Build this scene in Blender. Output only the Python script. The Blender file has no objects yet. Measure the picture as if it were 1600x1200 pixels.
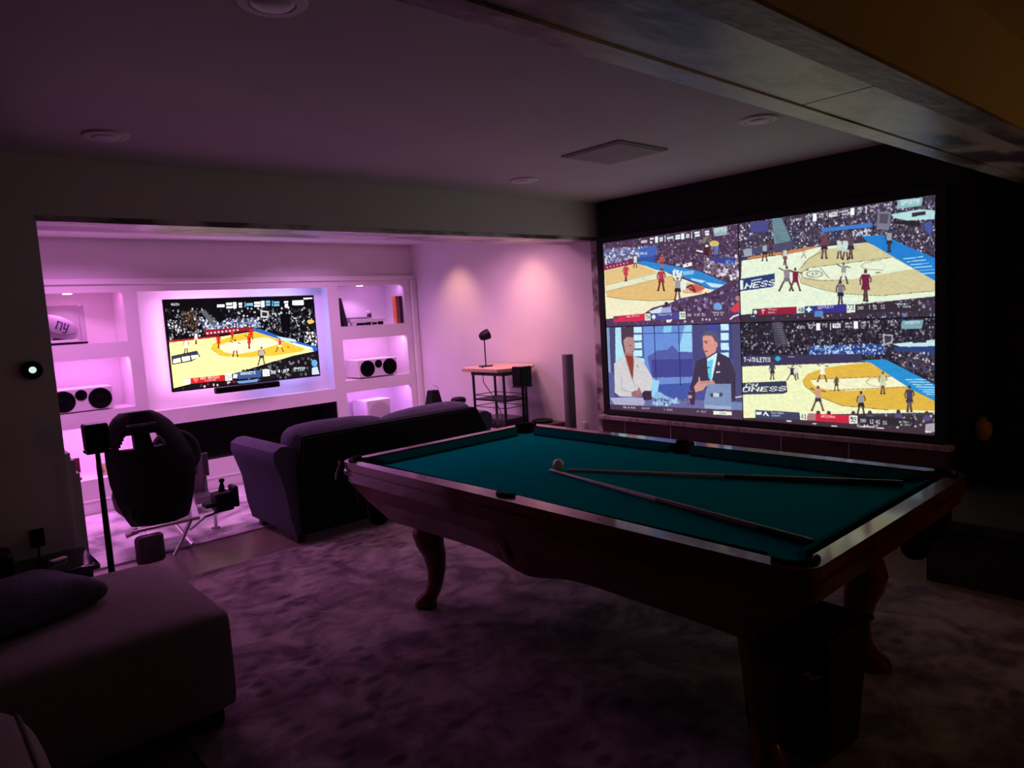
import bpy, bmesh, math, random
import numpy as np
from mathutils import Vector, Matrix
from mathutils.geometry import tessellate_polygon
random.seed(7)
C = bpy.context.scene.collection
PI = math.pi
sc = bpy.context.scene

# ---------------------------------------------------------------- camera, world, light, exposure
yaw, pit, rol = math.radians(41.701), math.radians(5.802), math.radians(-3.372)
FPX = 1101.6
fw = Vector((math.sin(yaw)*math.cos(pit), math.cos(yaw)*math.cos(pit), -math.sin(pit)))
rt = Vector((math.cos(yaw), -math.sin(yaw), 0)); up = rt.cross(fw)
r2 = math.cos(rol)*rt + math.sin(rol)*up; u2 = -math.sin(rol)*rt + math.cos(rol)*up
cd = bpy.data.cameras.new('camera'); cam = bpy.data.objects.new('camera', cd); C.objects.link(cam)
M = Matrix((r2, u2, -fw)).transposed().to_4x4(); M.translation = (0, 0, 1.55)
cam.matrix_world = M
cd.sensor_width = 36; cd.lens = FPX/1600*36; cd.clip_start = .05
sc.camera = cam
w = bpy.data.worlds.new('world'); sc.world = w; w.use_nodes = True
w.node_tree.nodes['Background'].inputs[0].default_value = (.004, .0035, .0045, 1)
w.node_tree.nodes['Background'].inputs[1].default_value = 0.35
sc.view_settings.view_transform = 'Standard'; sc.view_settings.look = 'None'
sc.view_settings.exposure = 0; sc.view_settings.gamma = 1; sc.view_settings.use_curve_mapping = False
sc.cycles.use_denoising = True
sc.cycles.max_bounces = 8; sc.cycles.diffuse_bounces = 5

def light(kind, name, loc, energy, col, size=.1, sy=None, to=None, spot=None, blend=.5):
    d = bpy.data.lights.new(name, kind); d.energy = energy; d.color = col
    if kind == 'AREA':
        d.size = size
        if sy: d.shape = 'RECTANGLE'; d.size_y = sy
    else: d.shadow_soft_size = size
    if spot: d.spot_size = math.radians(spot); d.spot_blend = blend
    o = bpy.data.objects.new(name, d); C.objects.link(o); o.location = loc
    if to is not None:
        v = Vector(to) - Vector(loc); o.rotation_euler = v.to_track_quat('-Z', 'Y').to_euler()
    return o
PINK = (1, .33, 1.0); PINK2 = (1, .27, .88); BLUE = (.42, .36, 1.0); MAG = (1, .22, .75)
# niche strips (behind the front lip of every niche, shining down and back)
def strip_light(x0, x1, z, e, col):
    o = light('AREA', 'niche_strip_light', ((x0+x1)/2, 7.06, z), e, col, x1-x0, .012, to=((x0+x1)/2, 7.16, z-.2))
    return o
strip_light(1.06, 1.64, 1.355, 2.2, (1, .29, 1)); strip_light(1.06, 1.64, .775, 3.2, (1, .29, 1))
strip_light(3.83, 4.60, 1.355, 2.6, (.95, .36, 1)); strip_light(3.83, 4.60, .77, 3.0, (.72, .26, 1))
strip_light(1.06, 1.64, 1.935, .8, MAG); strip_light(3.83, 4.60, 1.945, 1.2, (.8, .3, 1))
light('SPOT', 'puck_light', (1.27, 7.22, 1.93), 4, (1, .38, .95), .02, to=(1.27, 7.26, 1), spot=120)
light('SPOT', 'puck_light', (4.13, 7.2, 1.935), 4.5, (.9, .4, 1), .02, to=(4.13, 7.26, 1), spot=120)
# strips on the back of the television
for x, z, sx, sz, tx, tz, e, col in ((2.03, 1.42, .02, .8, -1, 0, 1.7, (1, .38, 1)), (3.43, 1.42, .02, .8, 1, 0, 1.3, (.30, .30, 1)),
                       (2.38, 1.80, .66, .02, 0, 1, 1.25, (1, .42, 1.0)), (3.09, 1.80, .66, .02, 0, 1, 1.15, (.5, .42, 1)),
                       (2.38, 1.04, .66, .02, 0, -1, 1.1, (1, .38, .95)), (3.09, 1.04, .66, .02, 0, -1, 1.0, (.42, .33, 1))):
    o = light('AREA', 'backlight_strip', (x, 7.03, z), e, col, max(sx, sz), .02)
    d = Vector((tx, .42, tz)).normalized()
    long = Vector((0, 0, 1)) if sz > sx else Vector((1, 0, 0))
    zz = -d; yy = zz.cross(long)
    m = Matrix((long, yy, zz)).transposed().to_4x4(); m.translation = (x, 7.03, z); o.matrix_world = m
# recessed lights of the alcove ceiling: coloured wash plus two warm ones by the side wall
light('SPOT', 'alcove_light', (4.35, 6.15, 2.37), 26, (1, .50, .32), .03, to=(4.75, 6.15, 1.2), spot=80, blend=1)
light('SPOT', 'alcove_light', (4.35, 4.95, 2.37), 24, (1, .50, .28), .03, to=(4.75, 5.0, 1.2), spot=80, blend=1)
for x_, y_, e_, c_ in ((1.2, 6.2, 17, (.93, .28, .92)), (3.4, 6.2, 12, (.92, .36, .95)), (1.6, 5.0, 5.5, (1, .28, .8)), (4.0, 5.0, 14, (1, .42, .68))):
    o = light('AREA', 'alcove_wash', (x_, y_, 2.385), e_, c_, .5, .4, to=(x_, y_, 0)); o.data.spread = math.radians(150)
# warm lamp burning in the room behind the camera
light('POINT', 'room_lamp', (3.8, -1.1, 1.15), 7.5, (1, .42, .07), .15)

# ---------------------------------------------------------------- helpers
def mat(name, col, rough=.6, metal=0., noise=0., ns=20., col2=None, bump=0., bs=60., coat=0., emis=None, es=0., spec=None, alpha=None, trans=0., sheen=0., stretch=None):
    m = bpy.data.materials.new(name); m.use_nodes = True
    nt = m.node_tree; b = nt.nodes['Principled BSDF']
    b.inputs['Base Color'].default_value = (*col, 1); b.inputs['Roughness'].default_value = rough
    b.inputs['Metallic'].default_value = metal
    if coat: b.inputs['Coat Weight'].default_value = coat; b.inputs['Coat Roughness'].default_value = .08
    if spec is not None: b.inputs['Specular IOR Level'].default_value = spec
    if sheen: b.inputs['Sheen Weight'].default_value = sheen
    if trans: b.inputs['Transmission Weight'].default_value = trans
    if emis: b.inputs['Emission Color'].default_value = (*emis, 1); b.inputs['Emission Strength'].default_value = es
    tc = nt.nodes.new('ShaderNodeTexCoord'); mp = nt.nodes.new('ShaderNodeMapping')
    nt.links.new(tc.outputs['Object'], mp.inputs[0])
    if stretch: mp.inputs['Scale'].default_value = stretch
    n = nt.nodes.new('ShaderNodeTexNoise'); n.inputs['Scale'].default_value = ns; n.inputs['Detail'].default_value = 5
    nt.links.new(mp.outputs[0], n.inputs['Vector'])
    cr = nt.nodes.new('ShaderNodeValToRGB')
    c2 = col2 if col2 else tuple(c*(1-noise) for c in col)
    cr.color_ramp.elements[0].color = (*c2, 1); cr.color_ramp.elements[1].color = (*col, 1)
    cr.color_ramp.elements[0].position = .35; cr.color_ramp.elements[1].position = .62
    nt.links.new(n.outputs['Fac'], cr.inputs[0]); nt.links.new(cr.outputs[0], b.inputs['Base Color'])
    if bump:
        n2 = nt.nodes.new('ShaderNodeTexNoise'); n2.inputs['Scale'].default_value = bs
        nt.links.new(mp.outputs[0], n2.inputs['Vector'])
        bp = nt.nodes.new('ShaderNodeBump'); bp.inputs['Strength'].default_value = bump; bp.inputs['Distance'].default_value = .01
        nt.links.new(n2.outputs['Fac'], bp.inputs['Height']); nt.links.new(bp.outputs[0], b.inputs['Normal'])
    return m

class MB:
    def __init__(s): s.bm = bmesh.new()
    def poly(s, pts, faces):
        v = [s.bm.verts.new(p) for p in pts]
        for f in faces:
            try: s.bm.faces.new([v[i] for i in f])
            except ValueError: pass
        return s
    def box(s, x0, x1, y0, y1, z0, z1, bev=0, seg=2):
        b = bmesh.new(); bmesh.ops.create_cube(b, size=1)
        for v in b.verts:
            v.co = Vector(((x0+x1)/2+v.co.x*(x1-x0), (y0+y1)/2+v.co.y*(y1-y0), (z0+z1)/2+v.co.z*(z1-z0)))
        if bev: bmesh.ops.bevel(b, geom=b.edges[:], offset=bev, segments=seg, affect='EDGES', profile=.5)
        s.add(b); return s
    def add(s, b, m=None):
        if m is not None: bmesh.ops.transform(b, matrix=m, verts=b.verts)
        me = bpy.data.meshes.new('t'); b.to_mesh(me); b.free(); s.bm.from_mesh(me); bpy.data.meshes.remove(me)
        return s
    def soft(s, c, size, r, n=8, bulge=(0, 0, 0), m=None):
        hx, hy, hz = [a/2 for a in size]; b = bmesh.new(); bmesh.ops.create_cube(b, size=2)
        bmesh.ops.subdivide_edges(b, edges=b.edges[:], cuts=n, use_grid_fill=True)
        r = min(r, hx, hy, hz)*.999
        for v in b.verts:
            p = v.co.copy()
            for i, h in enumerate((hx, hy, hz)):   # crowd the cuts toward the edges so the rounding is smooth
                a = p[i]; p[i] = math.copysign(abs(a)**.55, a)*h if abs(a) < .999 else a*h
            q = Vector((max(-(hx-r), min(hx-r, p.x)), max(-(hy-r), min(hy-r, p.y)), max(-(hz-r), min(hz-r, p.z))))
            d = p-q
            o = q+d.normalized()*r if d.length > 1e-7 else p
            fx, fy, fz = [max(0, 1-(o[i]/h)**2) for i, h in enumerate((hx, hy, hz))]
            o.x += math.copysign(1, o.x)*bulge[0]*fy*fz*(abs(o.x)/hx); o.y += math.copysign(1, o.y)*bulge[1]*fx*fz*(abs(o.y)/hy); o.z += math.copysign(1, o.z)*bulge[2]*fx*fy*(abs(o.z)/hz)
            v.co = o
        mm = Matrix.Translation(c)
        if m is not None: mm = mm @ m
        return s.add(b, mm)
    def tube(s, pts, r, n=10, cap=True):
        pts = [Vector(p) for p in pts]; R = r if isinstance(r, (list, tuple)) else [r]*len(pts)
        rings = []; prev = None
        for i, p in enumerate(pts):
            t = (pts[min(i+1, len(pts)-1)]-pts[max(i-1, 0)]).normalized()
            if prev is None:
                a = Vector((0, 0, 1)) if abs(t.z) < .9 else Vector((1, 0, 0)); nrm = t.cross(a).normalized()
            else: nrm = (prev-t*prev.dot(t)).normalized()
            prev = nrm; bn = t.cross(nrm)
            rings.append([s.bm.verts.new(p+(nrm*math.cos(2*PI*k/n)+bn*math.sin(2*PI*k/n))*R[i]) for k in range(n)])
        for a, b in zip(rings, rings[1:]):
            for k in range(n): s.bm.faces.new((a[k], a[(k+1) % n], b[(k+1) % n], b[k]))
        if cap: s.bm.faces.new(rings[0][::-1]); s.bm.faces.new(rings[-1])
        return s
    def lathe(s, prof, c=(0, 0, 0), n=24, m=None):
        b = bmesh.new(); rings = []
        for r, z in prof:
            rings.append([b.verts.new((r*math.cos(2*PI*k/n), r*math.sin(2*PI*k/n), z)) for k in range(n)] if r > 1e-6 else [b.verts.new((0, 0, z))])
        for a, d in zip(rings, rings[1:]):
            for k in range(n):
                f = [a[k % len(a)], a[(k+1) % len(a)], d[(k+1) % len(d)], d[k % len(d)]]
                f = list(dict.fromkeys(f))
                if len(f) > 2: b.faces.new(f)
        if len(rings[0]) > 1: b.faces.new(rings[0][::-1])
        if len(rings[-1]) > 1: b.faces.new(rings[-1])
        mm = Matrix.Translation(c)
        if m is not None: mm = mm @ m
        return s.add(b, mm)
    def prism(s, outer, holes, a0, a1, axis='z'):
        """outline (and holes) given in 2D, extruded along axis; 'z': (x,y), 'y': (x,z), 'x': (y,z)"""
        def P(p, a): return (p[0], p[1], a) if axis == 'z' else ((p[0], a, p[1]) if axis == 'y' else (a, p[0], p[1]))
        loops = [list(outer)]+[list(h) for h in holes]
        flat = [p for l in loops for p in l]
        tris = tessellate_polygon([[Vector((p[0], p[1], 0)) for p in l] for l in loops])
        v0 = [s.bm.verts.new(P(p, a0)) for p in flat]; v1 = [s.bm.verts.new(P(p, a1)) for p in flat]
        for t in tris:
            try: s.bm.faces.new([v0[i] for i in t]); s.bm.faces.new([v1[i] for i in reversed(t)])
            except ValueError: pass
        k = 0
        for l in loops:
            n = len(l)
            for i in range(n):
                s.bm.faces.new((v0[k+i], v0[k+(i+1) % n], v1[k+(i+1) % n], v1[k+i]))
            k += n
        return s
    def disc(s, c, r, h, axis, n=28, r2=None):
        m = {'x': Matrix.Rotation(PI/2, 4, 'Y'), 'y': Matrix.Rotation(PI/2, 4, 'X'), 'z': Matrix.Identity(4)}[axis]
        return s.lathe([(r, 0), (r if r2 is None else r2, h)], c, n, m)
    def obj(s, name, m, parent=None, smooth=False, fix=True):
        if fix: bmesh.ops.recalc_face_normals(s.bm, faces=s.bm.faces[:])
        me = bpy.data.meshes.new(name); s.bm.to_mesh(me); s.bm.free()
        if smooth:
            me.polygons.foreach_set('use_smooth', [True]*len(me.polygons))
            if smooth != 'all':
                try: me.set_sharp_from_angle(angle=math.radians(40))
                except Exception: pass
        me.materials.append(m)
        o = bpy.data.objects.new(name, me); C.objects.link(o)
        if parent is not None: o.parent = parent; o.matrix_parent_inverse = parent.matrix_world.inverted() if False else Matrix.Translation(-Vector(parent.location))
        return o
def tag(o, label, cat, group=None):
    o['label'] = label; o['category'] = cat
    if group: o['group'] = group
    return o
def thing(name, label, cat, loc, group=None):
    o = bpy.data.objects.new(name, None); C.objects.link(o); o.location = loc; o.empty_display_size = .1
    return tag(o, label, cat, group)
def struct(name, mb, m, parent=None, smooth=False):
    o = mb.obj(name, m, parent, smooth)
    if parent is None: o['kind'] = 'structure'
    return o
def rect(x0, x1, y0, y1): return [(x0, y0), (x1, y0), (x1, y1), (x0, y1)]

# ---------------------------------------------------------------- materials
white = mat('white_paint', (.78, .74, .76), .55, noise=.05, ns=3, bump=.05, bs=200)
wallp = mat('wall_paint', (.70, .68, .66), .6, noise=.06, ns=2, bump=.08, bs=120)
greyw = mat('dark_taupe_paint', (.20, .165, .15), .6, noise=.08, ns=2, bump=.08, bs=120)
ceilm = mat('ceiling_paint', (.56, .56, .54), .7, noise=.07, ns=1.5, bump=.06, bs=150)
tanp = mat('tan_paint', (.62, .55, .46), .6, noise=.06, ns=3, bump=.05, bs=120)
mottle = mat('mottled_drywall', (.66, .66, .60), .35, ns=2.4, col2=(.13, .10, .11), bump=.2, bs=9, stretch=(1, 2.2, 2.2))
black = mat('black_paint', (.006, .006, .007), .9, noise=.3)
blackp = mat('black_plastic', (.005, .005, .006), .55, spec=.2, noise=.2)
blackg = mat('black_gloss', (.010, .009, .012), .12, noise=.2)
blackm = mat('black_metal', (.012, .010, .012), .5, metal=.3, noise=.2)
floorm = mat('dark_wood_floor', (.20, .165, .12), .3, ns=5, col2=(.12, .10, .075), bump=.04, bs=40, stretch=(1, 8, 1))
alcf = floorm
mahog = mat('mahogany', (.17, .030, .006), .3, ns=3, col2=(.08, .013, .003), stretch=(6, 1, 6), coat=.75, spec=.12)
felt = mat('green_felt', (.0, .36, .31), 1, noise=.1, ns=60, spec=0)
chrome = mat('chrome', (.8, .78, .8), .18, metal=1)
brass = mat('brass', (.75, .5, .2), .25, metal=1)
leather = mat('black_leather', (.004, .0035, .004), .7, spec=.15, noise=.3, bump=.2, bs=150)
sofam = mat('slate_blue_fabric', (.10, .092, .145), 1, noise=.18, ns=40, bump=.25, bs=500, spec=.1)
sofab = mat('shaded_slate_fabric', (.012, .0125, .016), 1, spec=.1, noise=.15, ns=40, bump=.2, bs=500)  # slate cloth darkened; the shaded rear of the sofa is painted in
ottom = mat('taupe_fabric', (.30, .25, .255), 1, noise=.12, ns=30, bump=.2, bs=450, spec=.1)
navy = mat('navy_fabric', (.05, .055, .095), .9, ns=8, col2=(.03, .032, .055), bump=.3, bs=60)
cream = mat('ivory', (.75, .68, .55), .25, coat=.4)
darkwood = mat('dark_wood', (.06, .03, .025), .4, ns=4, col2=(.03, .014, .012), stretch=(1, 1, 8))
trimwood = mat('pale_wood_edge', (.50, .40, .38), .5, ns=6, col2=(.26, .2, .19), stretch=(1, 6, 1))
boardm = mat('blond_wood', (.72, .48, .34), .5, ns=5, col2=(.55, .35, .24), stretch=(1, 8, 1))
spkw = mat('white_speaker_lacquer', (.74, .70, .74), .4, noise=.03)
cone = mat('speaker_cone', (.004, .003, .005), .8, spec=.05, noise=.3, ns=80)
greyg = mat('pale_grey_grille', (.50, .45, .52), .8, noise=.1, ns=90)
tan = mat('tan_ceramic', (.45, .24, .09), .5, noise=.2)
towerm = mat('grey_tower_lacquer', (.13, .11, .13), .35, noise=.1)
glassm = bpy.data.materials.new('clear_acrylic'); glassm.use_nodes = True
nt = glassm.node_tree; nt.nodes.clear()
o_ = nt.nodes.new('ShaderNodeOutputMaterial'); mx = nt.nodes.new('ShaderNodeMixShader'); tr = nt.nodes.new('ShaderNodeBsdfTransparent'); gl = nt.nodes.new('ShaderNodeBsdfGlossy')
tr.inputs[0].default_value = (.95, .93, .96, 1); gl.inputs['Roughness'].default_value = .05; mx.inputs[0].default_value = .05
nt.links.new(tr.outputs[0], mx.inputs[1]); nt.links.new(gl.outputs[0], mx.inputs[2]); nt.links.new(mx.outputs[0], o_.inputs[0])
def emat(name, col, s): return mat(name, col, .5, emis=col, es=s)
puckm = emat('puck_glow', (1, .85, 1), 6)
mottled = mat('stained_drywall', (.42, .38, .38), .5, ns=3.5, col2=(.10, .07, .085), bump=.3, bs=14, stretch=(1, 2.5, 2.5))
for n_ in mottle.node_tree.nodes:
    if n_.bl_idname == 'ShaderNodeValToRGB': n_.color_ramp.elements[0].position = .42; n_.color_ramp.elements[1].position = .55
def rugmat(name, a, b, c, scale, dots):
    m = bpy.data.materials.new(name); m.use_nodes = True; nt = m.node_tree; bs = nt.nodes['Principled BSDF']
    bs.inputs['Roughness'].default_value = 1; bs.inputs['Specular IOR Level'].default_value = .05
    tc = nt.nodes.new('ShaderNodeTexCoord')
    n1 = nt.nodes.new('ShaderNodeTexNoise'); n1.inputs['Scale'].default_value = scale; n1.inputs['Detail'].default_value = 6; n1.inputs['Roughness'].default_value = .62; n1.inputs['Distortion'].default_value = .6
    nt.links.new(tc.outputs['Object'], n1.inputs['Vector'])
    cr = nt.nodes.new('ShaderNodeValToRGB'); e = cr.color_ramp.elements
    e[0].position = .38; e[0].color = (*a, 1); e[1].position = .62; e[1].color = (*c, 1); k = e.new(.5); k.color = (*b, 1)
    nt.links.new(n1.outputs['Fac'], cr.inputs[0]); out = cr.outputs[0]
    if dots:
        vo = nt.nodes.new('ShaderNodeTexVoronoi'); vo.inputs['Scale'].default_value = dots; vo.inputs['Randomness'].default_value = .85
        mp = nt.nodes.new('ShaderNodeMapping'); mp.inputs['Scale'].default_value = (1, 1.6, 1)
        nt.links.new(tc.outputs['Object'], mp.inputs[0]); nt.links.new(mp.outputs[0], vo.inputs['Vector'])
        r = nt.nodes.new('ShaderNodeValToRGB'); r.color_ramp.elements[0].position = .22; r.color_ramp.elements[0].color = (.5, .5, .52, 1); r.color_ramp.elements[1].position = .42; r.color_ramp.elements[1].color = (1, 1, 1, 1)
        nt.links.new(vo.outputs['Distance'], r.inputs[0])
        n3 = nt.nodes.new('ShaderNodeTexNoise'); n3.inputs['Scale'].default_value = 1.1
        nt.links.new(tc.outputs['Object'], n3.inputs['Vector'])
        r3 = nt.nodes.new('ShaderNodeValToRGB'); r3.color_ramp.elements[0].position = .42; r3.color_ramp.elements[1].position = .6
        nt.links.new(n3.outputs['Fac'], r3.inputs[0])
        m1 = nt.nodes.new('ShaderNodeMixRGB'); m1.blend_type = 'MULTIPLY'
        nt.links.new(r3.outputs[0], m1.inputs[0]); nt.links.new(out, m1.inputs[1]); nt.links.new(r.outputs[0], m1.inputs[2]); out = m1.outputs[0]
    nt.links.new(out, bs.inputs['Base Color'])
    n2 = nt.nodes.new('ShaderNodeTexNoise'); n2.inputs['Scale'].default_value = 260
    nt.links.new(tc.outputs['Object'], n2.inputs['Vector'])
    bp = nt.nodes.new('ShaderNodeBump'); bp.inputs['Strength'].default_value = .5; bp.inputs['Distance'].default_value = .006
    nt.links.new(n2.outputs['Fac'], bp.inputs['Height']); nt.links.new(bp.outputs[0], bs.inputs['Normal'])
    return m
rugm = rugmat('faded_rug_pile', (.13, .10, .12), (.22, .185, .19), (.34, .295, .29), 4.2, 8)
rug2m = rugmat('marbled_rug_pile', (.34, .30, .36), (.68, .64, .68), (.85, .8, .84), 2.2, 0)

# ---------------------------------------------------------------- room shell
XW = 4.789
mb = MB(); mb.box(-3, 6.4, -3.5, 7.6, -.06, 0); struct('floor', mb, floorm)
mb = MB(); mb.box(-3, 6.4, -3.5, 4.4, 2.45, 2.55); struct('ceiling', mb, ceilm)
mb = MB(); mb.box(.4, XW, 4.4, 7.0, 2.40, 2.5); struct('ceiling_alcove', mb, white)
# far wall with its niches
def nichebox(mb, x0, x1, z0, z1, d):
    y0, y1 = 7.0, 7.0+d; t = .012
    mb.box(x0-t, x1+t, y1, y1+t, z0-t, z1+t)
    for a in ((x0-t, x0, z0-t, z1+t), (x1, x1+t, z0-t, z1+t), (x0-t, x1+t, z0-t, z0), (x0-t, x1+t, z1, z1+t)): mb.box(a[0], a[1], 7.02, y1, a[2], a[3])
    mb.box(x0, x1, 7.0, 7.02, z1-.018, z1)
niches = [(1.04, 1.67, 1.495, 1.95), (1.03, 1.675, .905, 1.375), (1.03, 1.675, .31, .79),
          (3.785, 4.63, 1.497, 1.965), (3.79, 4.63, .902, 1.375), (3.79, 4.64, .31, .79)]
rec = (1.785, 3.655, .835, 1.95); med = (1.83, 3.665, .30, .695)
mb = MB()
mb.prism(rect(.3, XW, 0, 2.03), [rect(*n) for n in niches+[rec, med]], 7.0, 7.02, 'y')
for n in niches: nichebox(mb, *n, .44)
nichebox(mb, *rec, .13)
mb.box(.3, XW, 7.02, 7.06, 0, .29); mb.box(.3, XW, 7.04, 7.5, 1.99, 2.45)
wf = struct('wall_far', mb, white)
mb = MB(); mb.box(.3, XW, 6.975, 7.0, 2.0, 2.05, .006); struct('trim_1', mb, white)
mb = MB(); mb.box(4.715, 4.785, 6.955, 7.0, .13, 2.0, .012, 3); struct('trim_2', mb, white, smooth=True)
mb = MB(); mb.box(.3, XW, 6.975, 7.0, 0, .115, .006).box(.3, XW, 6.967, 7.0, .115, .135, .006); struct('baseboard_far', mb, white)
mb = MB(); mb.box(med[0]-.01, med[1]+.01, 7.02, 7.42, med[2]-.01, med[3]+.01)
for f in list(mb.bm.faces):
    if f.calc_center_median().y < 7.03: mb.bm.faces.remove(f)
md = tag(mb.obj('media_cubby', black), 'long black open media cubby below the wall television', 'cubby')
mb = MB(); mb.box(XW, XW+.12, 4.15, 7.1, 0, 2.5); struct('wall_right', mb, white)
mb = MB(); mb.box(XW-.015, XW, 4.5, 6.95, 0, .12, .004); struct('baseboard_right', mb, white)
# left wall facing us, end at the opening
mb = MB(); mb.box(-3, .645, 4.15, 4.5, 0, 2.13); struct('wall_left_return', mb, wallp)
mb = MB(); mb.box(.60, .70, 4.16, 4.49, 0, .86).box(.60, .685, 4.16, 4.49, .86, .93).box(.60, .668, 4.16, 4.49, .93, .97); struct('trim_3', mb, wallp)
mb = MB(); mb.box(.3, .4, 4.5, 7.0, 0, 2.45); struct('wall_alcove_left', mb, white)
mb = MB(); mb.box(-3, .645, 4.15, 4.5, 2.13, 2.45).box(.645, XW, 4.15, 4.5, 2.16, 2.45); struct('wall_header_far', mb, wallp)
mb = MB(); mb.box(.645, XW, 4.145, 4.505, 2.13, 2.16, .004); struct('trim_4', mb, mottle)
mb = MB(); mb.box(XW-.03, XW+.03, 4.10, 4.2, 0, 2.13, .004); struct('trim_5', mb, mottle)
# near header with unfinished drywall
mb = MB(); mb.box(-3, 6.4, .734, 1.12, 2.137, 2.45); struct('wall_header_near', mb, tanp)
mb = MB(); mb.box(-3, 2.19, .835, 1.045, 2.131, 2.137, .001).box(2.196, 6.4, .835, 1.045, 2.131, 2.137, .001); struct('trim_6', mb, mottle)
mb = MB(); mb.box(-3, 6.4, 1.047, 1.126, 2.127, 2.16, .004); struct('trim_7', mb, mottle)
mb = MB(); mb.box(-3, 6.4, .738, .833, 2.129, 2.137, .001); struct('trim_8', mb, mottled)
# side and rear walls out of frame
mb = MB(); mb.box(-3.1, -3, -3.5, 4.5, 0, 2.55); struct('wall_left', mb, greyw)
mb = MB(); mb.box(-3.1, 6.5, -3.6, -3.5, 0, 2.55); struct('wall_near', mb, greyw)
# screen wall painted black, then a dark stone wall
mb = MB(); mb.box(4.765, 4.9, 1.33, 4.1, 0, 2.45); struct('wall_screen', mb, black)
mb = MB(); mb.box(5.3, 5.42, -3.5, 1.36, 0, 2.45); mb.box(4.9, 5.42, 1.34, 1.38, 0, 2.45); ws = struct('wall_stone', mb, black)
stm = mat('dark_stone', (.03, .024, .020), .8, ns=6, col2=(.010, .009, .008), bump=.5, bs=20)
sm = []
for k in range(4):
    b = MB(); L = (.42, .30, .52, .36)[k]; b.soft((0, 0, 0), (.05, L-.012, .14), .02, 2, (.01, 0, 0)); me_o = b.obj('stone', stm, ws, smooth='all'); sm.append((me_o, L)); 
row = 0; z = .37; first = [True]*4
while z < 2.4:
    y = 1.33-random.random()*.15
    while y > -.1:
        k = random.randrange(4); o, L = sm[k]
        if first[k]: c = o; first[k] = False
        else: c = o.copy(); C.objects.link(c)
        c.location = (5.29+random.random()*.012, min(1.31, y)-L/2, z+.07); y -= L
    z += .15
mb = MB(); mb.box(4.02, 5.26, -2, 1.28, 0, .30).box(3.98, 5.26, -2.03, 1.31, .30, .36, .01); tag(mb.obj('raised_hearth', stm), 'dark stone hearth ledge along the floor right of the pool table', 'hearth')

# ceiling fittings
cans = [(.92, 1.94, 'round recessed ceiling light cut by the top edge of the picture'), (3.44, 1.87, 'round recessed ceiling light lit pale beside the near header above the screen'),
        (.87, 3.62, 'round recessed ceiling light in the dark left ceiling'), (3.43, 3.6, 'round recessed ceiling light near the far corner by the header')]
t0 = None
for x, y, l in cans:
    e = thing('ceiling_light', l, 'ceiling light', (x, y, 2.45), 'recessed ceiling lights')
    if t0 is None:
        b = MB(); b.lathe([(.062, 0), (.066, -.012), (.092, -.010), (.098, -.003), (.098, 0)], (0, 0, 0), 36); a1 = b.obj('trim_ring', white, e, smooth=True)
        b = MB(); b.lathe([(0, -.022), (.03, -.021), (.052, -.016), (.064, -.006), (.064, -.001), (0, -.001)], (0, 0, 0), 32); a2 = b.obj('lens', mat('frosted_lens', (.85, .82, .86), .4), e, smooth=True)
        a1.matrix_parent_inverse = Matrix(); a2.matrix_parent_inverse = Matrix(); t0 = (a1, a2)
    else:
        for a in t0: c = a.copy(); C.objects.link(c); c.parent = e
spkm = mat('ceiling_grille', (.34, .31, .32), .7, noise=.1, ns=200)
e = thing('ceiling_speaker', 'flat square speaker grille on the ceiling in front of the big screen', 'ceiling speaker', (3.345, 2.73, 2.45))
mb = MB(); mb.box(3.12, 3.57, 2.51, 2.95, 2.440, 2.45, .003); mb.obj('frame', spkm, e)
mb = MB(); mb.box(3.14, 3.55, 2.53, 2.93, 2.436, 2.440, .002); mb.obj('grille', spkm, e)
# ---------------------------------------------------------------- pictures on the screens, drawn here as colours on a fine mesh
def homog(src, dst):
    A = []
    for (x, y), (u, v) in zip(src, dst):
        A.append([x, y, 1, 0, 0, 0, -u*x, -u*y, -u]); A.append([0, 0, 0, x, y, 1, -v*x, -v*y, -v])
    return np.linalg.svd(np.array(A, float))[2][-1].reshape(3, 3)
FONT = dict(zip('0123456789ABCDEFGHIJKLMNOPQRSTUVWXYZ-:.', '3E5149453E 00427F4000 4261514946 2141494D33 1814127F10 2745454539 3C4A494931 4121110907 3649494936 464949291E 7C1211127C 7F49494936 3E41414122 7F4141413E 7F49494941 7F09090901 3E41415173 7F0808087F 00417F4100 2040413F01 7F08142241 7F40404040 7F021C027F 7F0408107F 3E4141413E 7F09090906 3E4151215E 7F09192946 2649494932 03017F0103 3F4040403F 1F2040201F 3F4038403F 6314081463 0304780403 6159494D43 0808080808 0000140000 0060600000'.split()))
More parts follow.
